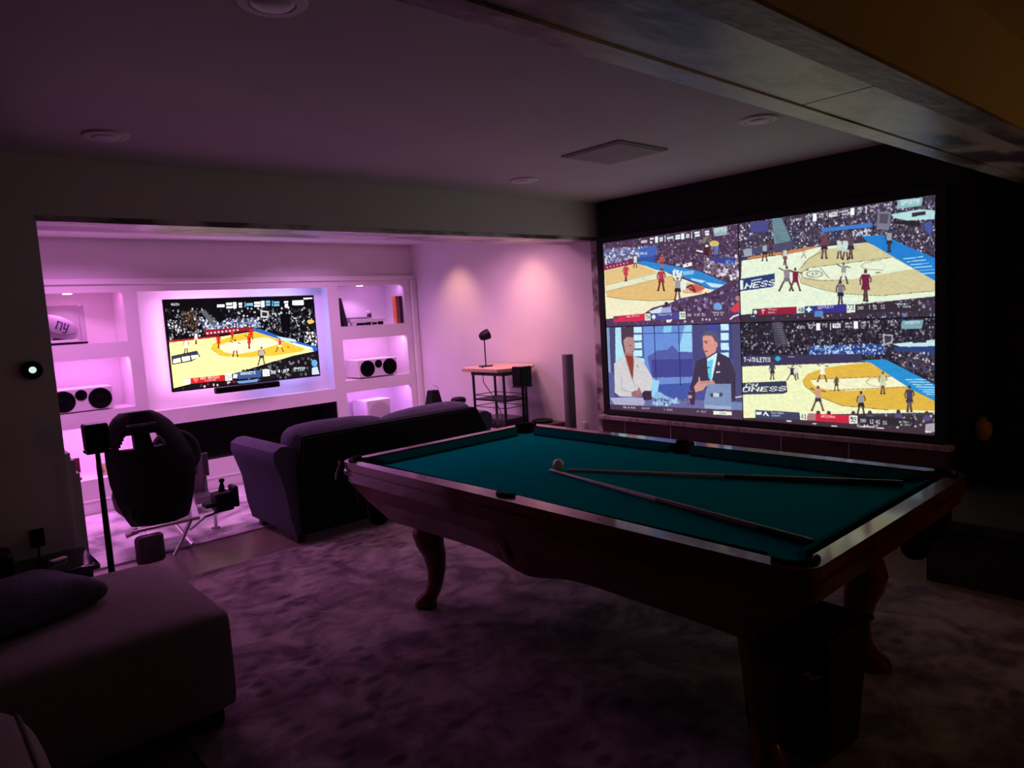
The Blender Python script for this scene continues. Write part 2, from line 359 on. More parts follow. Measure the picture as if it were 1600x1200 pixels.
class Cv:
    def __init__(s, W, H, src):
        s.W, s.H = W, H; s.a = np.zeros((H, W, 3)); s.Hm = homog(src, [(0, 0), (W, 0), (W, H), (0, H)]); s.o = (0, 0, 1); s.clip = (0, W, 0, H)
        s.rs = random.Random(3)
    def org(s, x, y, k): s.o = (x, y, k)
    def T(s, p):
        x, y = p[0]/s.o[2]+s.o[0], p[1]/s.o[2]+s.o[1]; q = s.Hm @ np.array([x, y, 1.]); return q[0]/q[2], q[1]/q[2]
    def P(s, pts, col, al=1.):
        q = [s.T(p) for p in pts]; xs = [p[0] for p in q]; ys = [p[1] for p in q]
        x0, x1 = max(s.clip[0], int(min(xs))), min(s.clip[1], int(max(xs))+2); y0, y1 = max(s.clip[2], int(min(ys))), min(s.clip[3], int(max(ys))+2)
        if x0 >= x1 or y0 >= y1: return
        X, Y = np.meshgrid(np.arange(x0, x1)+.5, np.arange(y0, y1)+.5); m = np.zeros(X.shape, bool)
        for (ax, ay), (bx, by) in zip(q, q[1:]+q[:1]):
            if ay == by: continue
            m ^= ((ay > Y) != (by > Y)) & (X < (bx-ax)*(Y-ay)/(by-ay)+ax)
        c = np.array(col)/255.; A = s.a[y0:y1, x0:x1]; A[m] = A[m]*(1-al)+c*al
    def E(s, cx, cy, rx, ry, col, al=1., n=12): s.P([(cx+rx*math.cos(2*PI*k/n), cy+ry*math.sin(2*PI*k/n)) for k in range(n)], col, al)
    def R(s, x0, y0, x1, y1, col, al=1.): s.P([(x0, y0), (x1, y0), (x1, y1), (x0, y1)], col, al)
    def L(s, pts, wd, col):
        for a, b in zip(pts, pts[1:]):
            d = math.hypot(b[0]-a[0], b[1]-a[1]) or 1; nx, ny = -(b[1]-a[1])/d*wd/2, (b[0]-a[0])/d*wd/2
            s.P([(a[0]+nx, a[1]+ny), (b[0]+nx, b[1]+ny), (b[0]-nx, b[1]-ny), (a[0]-nx, a[1]-ny)], col)
    def X(s, x, y, w_, h, txt, col, sl=0., ital=0.):
        n = len(txt); cw = w_/(n*6-1); ch = h/7
        for i, c in enumerate(txt):
            if c == ' ': continue
            hx = FONT[c]
            for k in range(5):
                by = int(hx[2*k:2*k+2], 16)
                for r in range(7):
                    if by >> r & 1:
                        px, py = x+(i*6+k)*cw, y+r*ch+(i*6+k)*cw*sl; it = ital*(7-r)/7
                        s.P([(px+it, py), (px+cw*1.12+it, py), (px+cw*1.12+it, py+ch*1.12), (px+it, py+ch*1.12)], col)
    def crowd(s, pts, n, size, cols, bg=None):
        if bg: s.P(pts, bg)
        xs = [p[0] for p in pts]; ys = [p[1] for p in pts]; r = s.rs
        def ins(x, y):
            c = False
            for (ax, ay), (bx, by) in zip(pts, pts[1:]+pts[:1]):
                if (ay > y) != (by > y) and x < (bx-ax)*(y-ay)/(by-ay)+ax: c = not c
            return c
        k = 0
        while k < n:
            x = r.uniform(min(xs), max(xs)); y = r.uniform(min(ys), max(ys)); k += 1
            if not ins(x, y): continue
            a = r.uniform(.4, 1)*size; b = r.uniform(.4, 1)*size
            s.E(x, y, a*.6, b*.7, r.choice(cols), 1, 6)
    def man(s, x, y, h, shirt, pants, skin, arms=0, run=.25, shoe=(30, 28, 30)):
        """x, y: feet centre; h: height"""
        w_ = h*.13
        s.L([(x-w_*.3, y-h*.5), (x-h*run*.6, y-h*.25), (x-h*run, y)], h*.075, skin); s.L([(x+w_*.3, y-h*.5), (x+h*run*.5, y-h*.25), (x+h*run*.8, y)], h*.075, skin)
        s.E(x-h*run, y, h*.05, h*.03, shoe); s.E(x+h*run*.8, y, h*.05, h*.03, shoe)
        s.P([(x-w_*.8, y-h*.55), (x+w_*.8, y-h*.55), (x+w_*1.1, y-h*.33), (x+w_*.1, y-h*.36), (x-w_*1.1, y-h*.33)], pants)
        s.P([(x-w_*.95, y-h*.83), (x+w_*.95, y-h*.83), (x+w_*.8, y-h*.5), (x-w_*.8, y-h*.5)], shirt)
        if arms == 0: s.L([(x-w_*.9, y-h*.8), (x-w_*1.35, y-h*.64), (x-w_*1.2, y-h*.5)], h*.045, skin); s.L([(x+w_*.9, y-h*.8), (x+w_*1.4, y-h*.66), (x+w_*1.1, y-h*.58)], h*.045, skin)
        if arms == 1: s.L([(x-w_, y-h*.8), (x-w_*2.4, y-h*.9)], h*.05, skin); s.L([(x+w_, y-h*.8), (x+w_*2.4, y-h*.74)], h*.05, skin)
        if arms == 2: s.L([(x-w_, y-h*.8), (x-w_*1.6, y-h*1.08)], h*.05, skin); s.L([(x+w_, y-h*.8), (x+w_*1.6, y-h*1.08)], h*.05, skin)
        s.E(x, y-h*.92, h*.055, h*.075, skin)
    def mesh(s, name, loc, ax, ay, m, parent):
        """ax/ay: full width/height vectors from the top-left corner loc"""
        W, H = s.W, s.H; u = (np.arange(W)/(W-1)); v = (np.arange(H)/(H-1)); U, V = np.meshgrid(u, v)
        co = np.array(loc)[None, None]+U[..., None]*np.array(ax)+V[..., None]*np.array(ay); co = co.reshape(-1, 3)
        i = np.arange(W*H).reshape(H, W); f = np.stack([i[:-1, :-1], i[1:, :-1], i[1:, 1:], i[:-1, 1:]], -1).reshape(-1, 4)
        me = bpy.data.meshes.new(name); me.vertices.add(len(co)); me.vertices.foreach_set('co', co.astype('f').ravel())
        me.loops.add(f.size); me.loops.foreach_set('vertex_index', f.astype('i').ravel())
        me.polygons.add(len(f)); me.polygons.foreach_set('loop_start', np.arange(0, f.size, 4, dtype='i'))
        me.update(calc_edges=True)
        c = s.a.reshape(-1, 3); lin = np.where(c < .04045, c/12.92, ((c+.055)/1.055)**2.4)
        at = me.color_attributes.new('picture', 'FLOAT_COLOR', 'POINT'); at.data.foreach_set('color', np.concatenate([lin, np.ones((len(lin), 1))], 1).astype('f').ravel())
        me.materials.append(m); o = bpy.data.objects.new(name, me); C.objects.link(o); o.parent = parent; o.matrix_parent_inverse = Matrix.Translation(-Vector(parent.location))
        return o
def picmat(name, s):
    m = bpy.data.materials.new(name); m.use_nodes = True; nt = m.node_tree; nt.nodes.clear()
    o = nt.nodes.new('ShaderNodeOutputMaterial'); e = nt.nodes.new('ShaderNodeEmission'); a = nt.nodes.new('ShaderNodeVertexColor'); a.layer_name = 'picture'
    e.inputs[1].default_value = s; nt.links.new(a.outputs[0], e.inputs[0]); nt.links.new(e.outputs[0], o.inputs[0]); m.cycles.emission_sampling = 'FRONT'
    return m
PAL = [(40, 34, 48), (70, 60, 78), (110, 100, 122), (160, 150, 170), (205, 200, 214), (88, 66, 70), (60, 62, 110), (28, 24, 34), (28, 24, 34), (120, 90, 90)]
PALD = [(30, 26, 38), (52, 46, 60), (86, 80, 96), (130, 124, 140), (24, 20, 28), (20, 18, 24), (60, 50, 56)]
cv = Cv(960, 540, [(942.7, 380.5), (1463.5, 304), (1460.4, 679), (952, 640)])
Wc, Hc = 960, 540
# lower right game
cv.clip = (Wc//2, Wc, Hc//2, Hc); cv.org(1150, 490, 4.848)
cv.R(-20, 0, 1600, 1000, (66, 56, 80))
cv.crowd([(40, 40), (1560, 0), (1560, 560), (900, 330), (40, 320)], 2600, 17, PALD+[(150, 150, 165)], (40, 34, 48))
cv.P([(270, 60), (340, 60), (400, 240), (300, 240)], (66, 62, 78)); [cv.L([(275+i*8, 70+i*17), (345+i*6, 66+i*17)], 4, (120, 116, 130)) for i in range(10)]
cv.crowd([(560, 240), (1120, 225), (1130, 300), (540, 320)], 260, 17, [(90, 120, 190), (60, 90, 180), (150, 190, 230), (200, 220, 240)], (44, 60, 120))
cv.P([(1180, 225), (1510, 190), (1515, 250), (1240, 245)], (196, 224, 228)); cv.P([(1335, 195), (1440, 186), (1440, 212), (1335, 218)], (40, 44, 56))
cv.P([(1190, 250), (1510, 240), (1500, 340), (1200, 275)], (40, 62, 120)); cv.crowd([(1170, 270), (1500, 300), (1500, 470), (1240, 400)], 240, 18, PAL, (62, 54, 72))
cv.P([(40, 318), (950, 300), (940, 372), (40, 396)], (58, 50, 82)); cv.X(60, 330, 200, 34, 'T-ATHLETES', (236, 246, 250)); cv.P([(318, 315), (344, 338), (318, 362), (292, 340)], (50, 170, 220)); cv.R(395, 322, 445, 328, (170, 165, 190))
cv.P([(40, 400), (1010, 362), (1560, 620), (1560, 740), (600, 760), (40, 800)], (236, 240, 190))
cv.P([(1000, 362), (1560, 690), (1560, 730), (1150, 722), (800, 690), (620, 620), (520, 540), (505, 500), (540, 455), (640, 415), (820, 385)], (222, 178, 66))
cv.P([(560, 495), (1180, 470), (1330, 545), (860, 580), (700, 575), (590, 545)], (240, 238, 196)); cv.L([(560, 495), (1180, 470)], 4, (120, 90, 50)); cv.L([(700, 578), (1330, 547)], 4, (120, 90, 50))
cv.L([(1100, 480), (1010, 488), (980, 515), (1020, 540), (1100, 548)], 3, (140, 130, 90)); cv.L([(505, 500), (520, 545), (620, 622), (800, 692), (1150, 724)], 4, (110, 84, 40))
cv.P([(940, 350), (1130, 340), (1560, 560), (1560, 690), (1500, 655), (1330, 570), (1020, 370)], (38, 140, 206)); [cv.L([(1280+i*26, 494+i*18), (1440+i*22, 492+i*20)], 6, (190, 230, 240)) for i in range(7)]
cv.P([(40, 524), (380, 508), (388, 590), (360, 604), (40, 612)], (52, 56, 84)); cv.X(66, 528, 88, 30, 'CH', (240, 244, 220), -.02, 12); cv.X(40, 556, 330, 36, 'DNESS', (240, 244, 224), -.03, 14)
cv.P([(1110, 150), (1190, 155), (1185, 220), (1115, 240)], (170, 168, 170)); cv.P([(1124, 162), (1178, 166), (1174, 206), (1126, 222)], (60, 54, 70))
for a in ((275, 495, 130, (70, 64, 84), (50, 46, 66), 0, .1), (425, 500, 110, (60, 56, 80), (40, 38, 56), 1, .35), (460, 490, 120, (226, 228, 210), (220, 222, 200), 1, .1), (655, 510, 150, (238, 240, 226), (240, 240, 220), 1, .25), (760, 580, 110, (90, 70, 60), (70, 60, 56), 0, .15), (1110, 600, 170, (190, 196, 150), (210, 214, 170), 0, .08), (620, 730, 190, (196, 150, 130), (60, 50, 70), 1, .25)):
    cv.man(a[0], a[1], a[2], a[3], a[4], (110, 78, 70), a[5], a[6])
cv.man(945, 760, 180, (150, 150, 160), (40, 36, 44), (70, 50, 50), 0, .16); cv.man(1310, 735, 200, (62, 60, 92), (54, 52, 82), (70, 56, 64), 0, .08)
cv.P([(40, 790), (1520, 760), (1520, 960), (40, 900)], (62, 44, 56)); cv.crowd([(900, 760), (1560, 750), (1560, 860), (900, 860)], 120, 20, [(60, 56, 90), (210, 214, 210), (150, 160, 160), (50, 44, 60)])
for x, y in ((620, 750), (700, 752), (885, 752), (1010, 748), (1225, 740), (1440, 750)): cv.E(x, y, 16, 20, (70, 50, 56)); cv.E(x, y+34, 30, 24, (80, 76, 120))
cv.P([(145, 728), (480, 745), (480, 802), (145, 792)], (60, 62, 92)); cv.R(150, 742, 190, 764, (230, 240, 245)); cv.P([(200, 770), (222, 736), (250, 776), (232, 772), (222, 754), (210, 770)], (240, 244, 240)); cv.X(266, 742, 92, 16, 'DAYTON', (210, 214, 230), .03); cv.R(266, 766, 330, 776, (150, 150, 180))
cv.P([(482, 748), (538, 750), (538, 806), (482, 802)], (236, 242, 226)); cv.X(490, 756, 42, 38, '41', (40, 40, 46), .05)
cv.P([(540, 752), (852, 764), (852, 826), (540, 806)], (200, 36, 60)); cv.P([(540, 752), (600, 755), (600, 806), (540, 804)], (170, 120, 122)); cv.X(640, 764, 108, 18, 'ARIZONA', (250, 236, 236), .05)
cv.P([(854, 766), (916, 768), (916, 828), (854, 828)], (236, 242, 226)); cv.X(864, 776, 44, 40, '59', (40, 40, 46), .05)
cv.P([(918, 768), (1345, 790), (1345, 850), (918, 830)], (46, 38, 46)); cv.X(935, 792, 46, 26, '2ND', (236, 240, 240)); cv.X(1008, 796, 76, 30, '12:42', (244, 246, 244), .05); cv.X(1104, 806, 34, 28, '26', (230, 232, 230)); cv.X(1232, 806, 98, 16, 'MARCH MAD', (214, 220, 226), .03); cv.X(1236, 828, 90, 14, 'ON STREAM', (190, 196, 206), .03)
for x, y, w_ in ((580, 824, 30), (720, 842, 46), (930, 846, 120), (1060, 856, 60), (380, 806, 40)): cv.P([(x, y), (x+w_, y+3), (x+w_-8, y+12), (x-5, y+8)], (220, 210, 220))
cv.P([(1430, 830), (1500, 820), (1505, 890), (1425, 890)], (170, 160, 172)); cv.E(1440, 888, 14, 6, (240, 236, 240)); cv.E(1462, 890, 12, 5, (240, 236, 240))
def ticker(y, sl, x0=460, hi=(244, 248, 248)):
    def Rr(x, a, b, w_, col=hi): cv.P([(x, y+a+sl*(x-x0)), (x+w_, y+a+sl*(x+w_-x0)), (x+w_, y+b+sl*(x+w_-x0)), (x, y+b+sl*(x-x0))], col)
    cv.X(x0+5, y+10+sl*5, 60, 18, 'CBS', hi, sl); cv.X(x0+95, y-2+sl*95, 48, 16, 'MICH', hi, sl); cv.X(x0+95, y+20+sl*95, 30, 14, 'ST', hi, sl); Rr(x0+150, -8, 48, 28); cv.X(x0+196, y-4+sl*196, 36, 16, '2ND', hi, sl); cv.X(x0+196, y+18+sl*196, 36, 16, '7:37', hi, sl)
    Rr(x0+256, -6, 50, 4); Rr(x0+274, 2, 34, 62); cv.X(x0+280, y+8+sl*280, 50, 20, 'TRU', (46, 44, 60), sl); cv.X(x0+370, y-4+sl*370, 50, 16, 'WAKE', hi, sl); cv.X(x0+370, y+20+sl*370, 54, 16, 'DUKE', hi, sl); Rr(x0+434, -10, 46, 30); cv.X(x0+486, y-6+sl*486, 40, 16, '2ND', hi, sl); cv.X(x0+486, y+18+sl*486, 40, 16, '6:57', hi, sl)
    Rr(x0+550, -8, 50, 4); cv.X(x0+582, y-6+sl*582, 46, 16, 'SAT', hi, sl); cv.X(x0+582, y+20+sl*582, 30, 16, 'ILL', hi, sl); cv.X(x0+694, y-6+sl*694, 60, 18, '9:40 ET', hi, sl); cv.X(x0+706, y+20+sl*706, 36, 16, 'CBS', hi, sl)
ticker(84, -.045); cv.P([(1255, 50), (1420, 40), (1405, 110), (1250, 112)], (120, 160, 170)); cv.X(1280, 56, 110, 20, 'SPORTS', (230, 244, 244), -.04)
# upper right game
cv.clip = (Wc//2, Wc, 0, Hc//2); cv.org(1150, 300, 4.848)
cv.R(-20, -20, 1600, 1000, (60, 52, 76))
cv.crowd([(30, 230), (1540, 0), (1560, 520), (1000, 330), (640, 410), (100, 500), (30, 480)], 3200, 17, PAL+[(120, 126, 170)], (62, 54, 74))
cv.P([(110, 230), (260, 215), (250, 300), (120, 310)], (72, 70, 132)); cv.P([(280, 205), (355, 196), (440, 400), (300, 420)], (110, 140, 150)); [cv.L([(285+i*3, 220+i*17), (370+i*7, 208+i*17)], 4, (62, 88, 100)) for i in range(11)]
cv.P([(50, 440), (445, 365), (430, 430), (70, 485)], (74, 72, 100)); cv.P([(60, 435), (125, 425), (130, 480), (70, 490)], (150, 160, 180)); cv.P([(100, 492), (600, 410), (650, 418), (580, 440), (90, 510)], (196, 128, 76))
cv.P([(650, 275), (1035, 232), (1040, 262), (660, 306)], (62, 120, 200)); cv.crowd([(890, 300), (1020, 280), (1020, 340), (890, 330)], 60, 16, [(220, 226, 236), (180, 196, 220)])
cv.P([(1180, 170), (1400, 130), (1510, 140), (1508, 205), (1300, 215), (1200, 195)], (176, 216, 218)); cv.P([(1335, 160), (1440, 145), (1440, 172), (1335, 188)], (44, 44, 56)); cv.P([(1430, 230), (1485, 225), (1478, 330), (1430, 290)], (70, 80, 160)); cv.P([(1200, 215), (1400, 220), (1400, 260), (1200, 240)], (40, 34, 44))
cv.P([(50, 520), (480, 455), (640, 415), (1000, 380), (1560, 650), (1560, 780), (900, 850), (30, 930)], (226, 238, 212))
cv.P([(520, 530), (640, 440), (1000, 382), (1300, 540), (1560, 680), (1560, 745), (1100, 778), (800, 765), (620, 720), (500, 690), (490, 600)], (206, 196, 148))
cv.P([(560, 570), (1180, 492), (1350, 578), (860, 662), (640, 665), (500, 640), (505, 600)], (226, 236, 208)); cv.L([(500, 610), (560, 572), (1180, 494)], 4, (110, 100, 86)); cv.L([(860, 664), (640, 668), (520, 650), (498, 620)], 4, (110, 100, 86)); cv.L([(640, 570), (715, 655)], 4, (90, 80, 76))
cv.L([(1100, 512), (980, 535), (945, 560), (990, 582), (1120, 590)], 4, (130, 124, 100)); cv.L([(470, 600), (500, 690), (620, 726), (800, 768), (1100, 782), (1500, 745)], 4, (112, 98, 72)); cv.L([(480, 590), (560, 500), (700, 430)], 4, (112, 98, 72))
cv.E(600, 620, 64, 27, (90, 84, 80)); cv.E(600, 620, 58, 22, (220, 228, 200)); cv.X(575, 610, 50, 18, '17', (70, 66, 66)); cv.E(545, 588, 12, 6, (90, 84, 70)); cv.L([(1060, 610), (1095, 608)], 6, (50, 44, 44))
cv.P([(960, 335), (1130, 325), (1300, 410), (1560, 520), (1560, 700), (1500, 665), (1180, 480), (1000, 375)], (34, 122, 204)); [cv.L([(1270+i*26, 505+i*22), (1420+i*22, 487+i*24)], 6, (190, 230, 240)) for i in range(6)]
cv.P([(1150, 240), (1170, 240), (1170, 340), (1150, 340)], (60, 60, 76)); cv.P([(1080, 150), (1180, 150), (1165, 290), (1070, 280)], (120, 116, 136)); cv.P([(1095, 165), (1165, 165), (1152, 240), (1090, 235)], (80, 74, 96))
cv.P([(30, 660), (298, 615), (300, 700), (280, 718), (30, 752)], (42, 56, 110)); cv.R(30, 668, 60, 740, (225, 236, 226)); cv.L([(120, 672), (200, 656)], 8, (210, 220, 230)); cv.X(66, 690, 228, 44, 'NESS', (238, 246, 236), -.14, 16)
for a in ((225, 520, 140, (150, 170, 180), (40, 36, 48), 0, .14), (272, 480, 120, (90, 50, 70), (60, 40, 60), 0, .1), (378, 550, 130, (200, 200, 190), (120, 80, 90), 0, .06), (520, 500, 60, (190, 190, 170), (160, 150, 140), 1, .3), (675, 500, 190, (110, 60, 70), (50, 36, 48), 2, .1), (790, 500, 160, (196, 214, 206), (190, 208, 200), 1, .1), (835, 510, 170, (200, 216, 210), (190, 206, 200), 1, .12), (875, 500, 190, (90, 66, 80), (50, 44, 60), 2, .06), (820, 690, 160, (150, 152, 146), (214, 222, 206), 1, .22), (390, 745, 190, (140, 130, 140), (110, 104, 120), 1, .3)):
    cv.man(a[0], a[1], a[2], a[3], a[4], (96, 70, 72), a[5], a[6])
cv.man(455, 745, 175, (120, 32, 64), (120, 32, 64), (96, 66, 64), 1, .25); cv.man(1165, 450, 170, (150, 150, 160), (44, 40, 60), (60, 50, 60), 0, .05)
cv.man(795, 850, 185, (120, 118, 130), (34, 36, 60), (60, 44, 50), 0, .08); cv.man(985, 820, 240, (112, 30, 62), (112, 30, 62), (84, 56, 60), 0, .05)
cv.P([(30, 940), (900, 850), (1560, 790), (1560, 1000), (30, 1020)], (58, 44, 58)); cv.crowd([(900, 850), (1560, 785), (1560, 960), (1000, 960)], 160, 22, [(70, 66, 100), (110, 130, 180), (46, 36, 50), (60, 48, 60), (150, 140, 150)])
cv.crowd([(40, 940), (900, 900), (1500, 930), (1500, 960), (40, 960)], 70, 18, [(200, 190, 200), (70, 60, 110), (90, 110, 170), (60, 40, 60)])
cv.P([(128, 885), (462, 866), (462, 918), (128, 934)], (150, 30, 58)); cv.P([(128, 885), (172, 884), (172, 932), (128, 934)], (40, 36, 44)); cv.E(150, 908, 15, 17, (220, 220, 224)); cv.X(196, 890, 24, 32, 'T', (244, 236, 240)); cv.X(244, 884, 72, 14, 'TROY', (236, 200, 212), -.04); cv.R(244, 906, 300, 916, (200, 130, 150))
cv.P([(464, 868), (520, 866), (520, 914), (464, 918)], (214, 232, 220)); cv.X(474, 874, 40, 34, '48', (50, 56, 60))
cv.P([(522, 864), (838, 846), (838, 904), (522, 916)], (54, 46, 140)); cv.P([(522, 864), (590, 860), (590, 914), (522, 916)], (40, 66, 110)); cv.E(555, 888, 10, 22, (236, 244, 250)); cv.E(555, 888, 24, 9, (236, 244, 250)); cv.X(622, 862, 122, 22, 'KENTUCKY', (236, 238, 250), -.06); cv.P([(600, 900), (660, 896), (664, 940), (596, 944)], (90, 130, 190))
cv.P([(840, 836), (904, 832), (904, 908), (840, 912)], (226, 240, 226)); cv.X(848, 850, 48, 42, '73', (44, 50, 56), -.03); cv.P([(906, 850), (1360, 824), (1360, 900), (906, 912)], (52, 40, 52)); cv.X(920, 862, 46, 26, '2ND', (230, 240, 240), -.04); cv.X(1006, 852, 62, 32, '1:51', (240, 246, 246)); cv.X(1096, 850, 32, 30, '12', (236, 240, 240)); cv.X(1205, 838, 140, 16, 'MARCH MADNESS', (214, 230, 236), -.02); cv.X(1228, 858, 98, 14, 'ON STREAM', (200, 214, 224))
ticker(196, -.145, 440); cv.P([(1230, 60), (1420, 42), (1410, 105), (1225, 130)], (140, 180, 186)); cv.X(1255, 66, 140, 34, 'SPORTS', (214, 240, 240), -.1)
# upper left game
cv.clip = (0, Wc//2, 0, Hc//2); cv.org(930, 340, 6.667)
cv.R(-20, -20, 1700, 1200, (70, 50, 72))
cv.crowd([(80, 270), (1520, 50), (1530, 760), (700, 560), (100, 520)], 2600, 24, [(78, 56, 82), (104, 80, 106), (60, 42, 62), (96, 70, 110), (150, 130, 150), (66, 46, 66), (70, 50, 70)], (74, 52, 78))
cv.crowd([(100, 330), (560, 300), (560, 390), (110, 490)], 320, 26, [(220, 226, 236), (180, 186, 206), (140, 130, 160), (110, 100, 140), (80, 110, 180)], (92, 84, 122))
cv.P([(450, 330), (640, 290), (660, 350), (600, 420), (470, 410)], (66, 96, 180)); cv.X(440, 365, 110, 26, 'HORNS', (214, 226, 240), -.05); cv.P([(440, 420), (640, 405), (620, 470), (450, 462)], (52, 76, 160))
cv.P([(100, 500), (400, 440), (400, 480), (100, 552)], (140, 34, 74)); [cv.E(130+i*35, 520-i*8, 9, 6, (230, 190, 200)) for i in range(7)]
cv.crowd([(1160, 430), (1500, 400), (1510, 660), (1130, 560)], 260, 34, [(226, 216, 224), (190, 176, 190), (110, 90, 110), (80, 60, 80)], (120, 100, 122)); cv.P([(1220, 410), (1480, 420), (1460, 490), (1330, 480), (1220, 450)], (58, 66, 140)); cv.X(1370, 440, 80, 50, 'MIA', (120, 170, 220), .1)
cv.P([(920, 490), (1015, 462), (1018, 500), (925, 522)], (236, 240, 236)); cv.E(968, 492, 8, 8, (60, 40, 60)); cv.R(850, 480, 890, 505, (190, 190, 210)); cv.P([(1060, 335), (1135, 350), (1130, 365), (1062, 350)], (240, 240, 240))
cv.E(1250, 272, 52, 34, (206, 188, 110)); cv.P([(1246, 296), (1296, 296), (1290, 385), (1250, 385)], (96, 110, 170)); cv.P([(1140, 210), (1190, 195), (1160, 260), (1110, 270)], (120, 120, 96)); cv.P([(1240, 110), (1390, 90), (1385, 180), (1250, 195)], (150, 172, 180)); cv.X(1256, 112, 120, 44, 'SPTS', (214, 240, 236), -.12)
cv.P([(1150, 300), (1190, 290), (1200, 395), (1140, 395)], (70, 30, 44)); cv.P([(1155, 290), (1175, 280), (1195, 300), (1160, 310)], (236, 236, 230))
cv.P([(100, 552), (440, 478), (720, 560), (1180, 740), (1300, 760), (900, 860), (600, 940), (500, 1010), (110, 1060)], (236, 232, 196))
cv.P([(104, 556), (440, 480), (660, 568), (110, 705)], (224, 190, 128)); cv.P([(112, 770), (800, 605), (830, 640), (840, 850), (600, 868), (300, 850), (130, 828)], (222, 184, 118))
cv.P([(110, 712), (660, 576), (800, 606), (112, 768)], (226, 226, 192)); cv.L([(500, 618), (512, 650), (580, 655)], 4, (150, 140, 120)); cv.L([(120, 826), (300, 852), (600, 870), (840, 852)], 5, (140, 110, 70)); cv.L([(110, 708), (650, 578)], 4, (150, 120, 80)); cv.L([(112, 772), (800, 608)], 4, (150, 120, 80))
cv.P([(440, 470), (520, 455), (700, 480), (1100, 560), (1380, 680), (1330, 770), (1200, 740), (900, 610), (740, 560), (640, 545)], (48, 130, 206)); cv.P([(920, 560), (1040, 550), (1030, 590), (920, 600)], (130, 190, 230)); cv.P([(1000, 630), (1160, 660), (1120, 680), (1010, 650)], (190, 224, 240)); cv.P([(1150, 672), (1360, 700), (1330, 730), (1220, 725)], (190, 224, 240))
cv.P([(900, 660), (1150, 730), (1110, 790), (920, 790)], (222, 170, 140)); cv.P([(960, 730), (1040, 690), (1160, 735), (1040, 790)], (206, 90, 76)); cv.L([(940, 740), (1010, 700), (1050, 770), (990, 740)], 18, (90, 50, 50)); cv.P([(890, 640), (960, 650), (950, 760), (880, 740)], (226, 232, 220))
cv.man(325, 660, 175, (196, 60, 74), (196, 60, 74), (150, 60, 66), 0, .04); cv.man(425, 520, 140, (220, 222, 220), (214, 214, 206), (120, 90, 80), 0, .12); cv.man(695, 760, 240, (176, 56, 70), (150, 40, 60), (86, 44, 50), 0, .14); cv.man(705, 540, 160, (190, 70, 80), (150, 50, 60), (150, 110, 110), 0, .05)
cv.man(865, 860, 250, (150, 148, 160), (50, 30, 40), (110, 76, 74), 2, .12); cv.crowd([(810, 540), (910, 560), (900, 620), (820, 620)], 40, 26, [(226, 236, 236), (190, 210, 220)])
cv.P([(110, 1064), (530, 1000), (760, 900), (900, 840), (1200, 780), (1350, 700), (1530, 640), (1540, 1130), (120, 1140)], (78, 54, 84)); cv.crowd([(540, 1000), (900, 860), (1500, 700), (1530, 980), (600, 1000)], 320, 34, [(84, 60, 100), (110, 90, 150), (70, 46, 76), (96, 80, 120), (60, 40, 60), (150, 130, 170)])
cv.P([(560, 980), (690, 930), (780, 970), (780, 1000), (600, 1005)], (214, 220, 232)); cv.E(746, 900, 20, 22, (60, 40, 56)); cv.P([(680, 1000), (700, 940), (790, 930), (800, 1000)], (160, 170, 214)); cv.P([(1400, 960), (1500, 870), (1530, 960), (1460, 990)], (206, 60, 80)); cv.E(1490, 840, 26, 28, (170, 120, 130)); cv.E(1282, 930, 46, 46, (110, 160, 220)); cv.P([(1225, 960), (1340, 960), (1345, 1000), (1230, 1000)], (80, 56, 76))
cv.P([(190, 1030), (520, 1000), (525, 1075), (190, 1090)], (206, 44, 76)); cv.X(330, 1022, 130, 18, 'NEW MEXICO', (250, 214, 220), -.05); cv.R(190, 1035, 245, 1060, (110, 60, 80)); cv.P([(520, 1004), (578, 1000), (578, 1072), (520, 1074)], (222, 240, 220)); cv.X(530, 1016, 40, 42, '54', (40, 46, 50), -.03); cv.P([(580, 1000), (880, 985), (880, 1058), (580, 1070)], (74, 70, 140)); cv.E(612, 1036, 20, 24, (226, 236, 244)); cv.X(660, 1004, 142, 20, 'MARQUETTE', (200, 214, 244), -.04); cv.P([(880, 982), (944, 978), (944, 1056), (880, 1058)], (222, 240, 220)); cv.X(892, 994, 42, 42, '52', (40, 46, 50)); cv.X(962, 1002, 40, 26, '2ND', (240, 244, 246)); cv.X(1034, 996, 62, 30, '4:07', (236, 240, 244)); cv.X(1116, 996, 36, 28, '22', (230, 234, 240)); cv.X(1230, 980, 116, 18, 'MARCH MAD', (226, 230, 244)); cv.X(1240, 1004, 96, 16, 'ON STREAM', (210, 216, 236))
cv.crowd([(130, 1090), (1520, 1040), (1520, 1110), (130, 1120)], 60, 26, [(110, 70, 110), (190, 190, 220), (90, 80, 140), (130, 60, 96)]); cv.P([(740, 1065), (805, 1060), (790, 1090), (750, 1095)], (236, 226, 240)); cv.L([(1410, 1060), (1440, 1030), (1500, 1010)], 16, (230, 226, 240))
def Rq(x, y, w_, h, col=(226, 244, 244)): cv.P([(x, y), (x+w_, y-w_*.15), (x+w_, y+h-w_*.15), (x, y+h)], col)
for a in ((486, 244, 66, 26, (190, 190, 200)), (578, 215, 42, 18), (582, 250, 20, 20), (634, 200, 30, 68), (680, 206, 36, 46, (190, 200, 210)), (734, 190, 8, 62), (755, 204, 70, 26, (190, 200, 214)), (846, 182, 50, 22), (846, 210, 50, 22), (906, 166, 34, 62), (956, 170, 36, 46, (196, 206, 214)), (1012, 150, 8, 70), (1044, 150, 56, 22), (1048, 180, 50, 22), (1154, 138, 46, 20), (1158, 164, 40, 22)): Rq(*a)
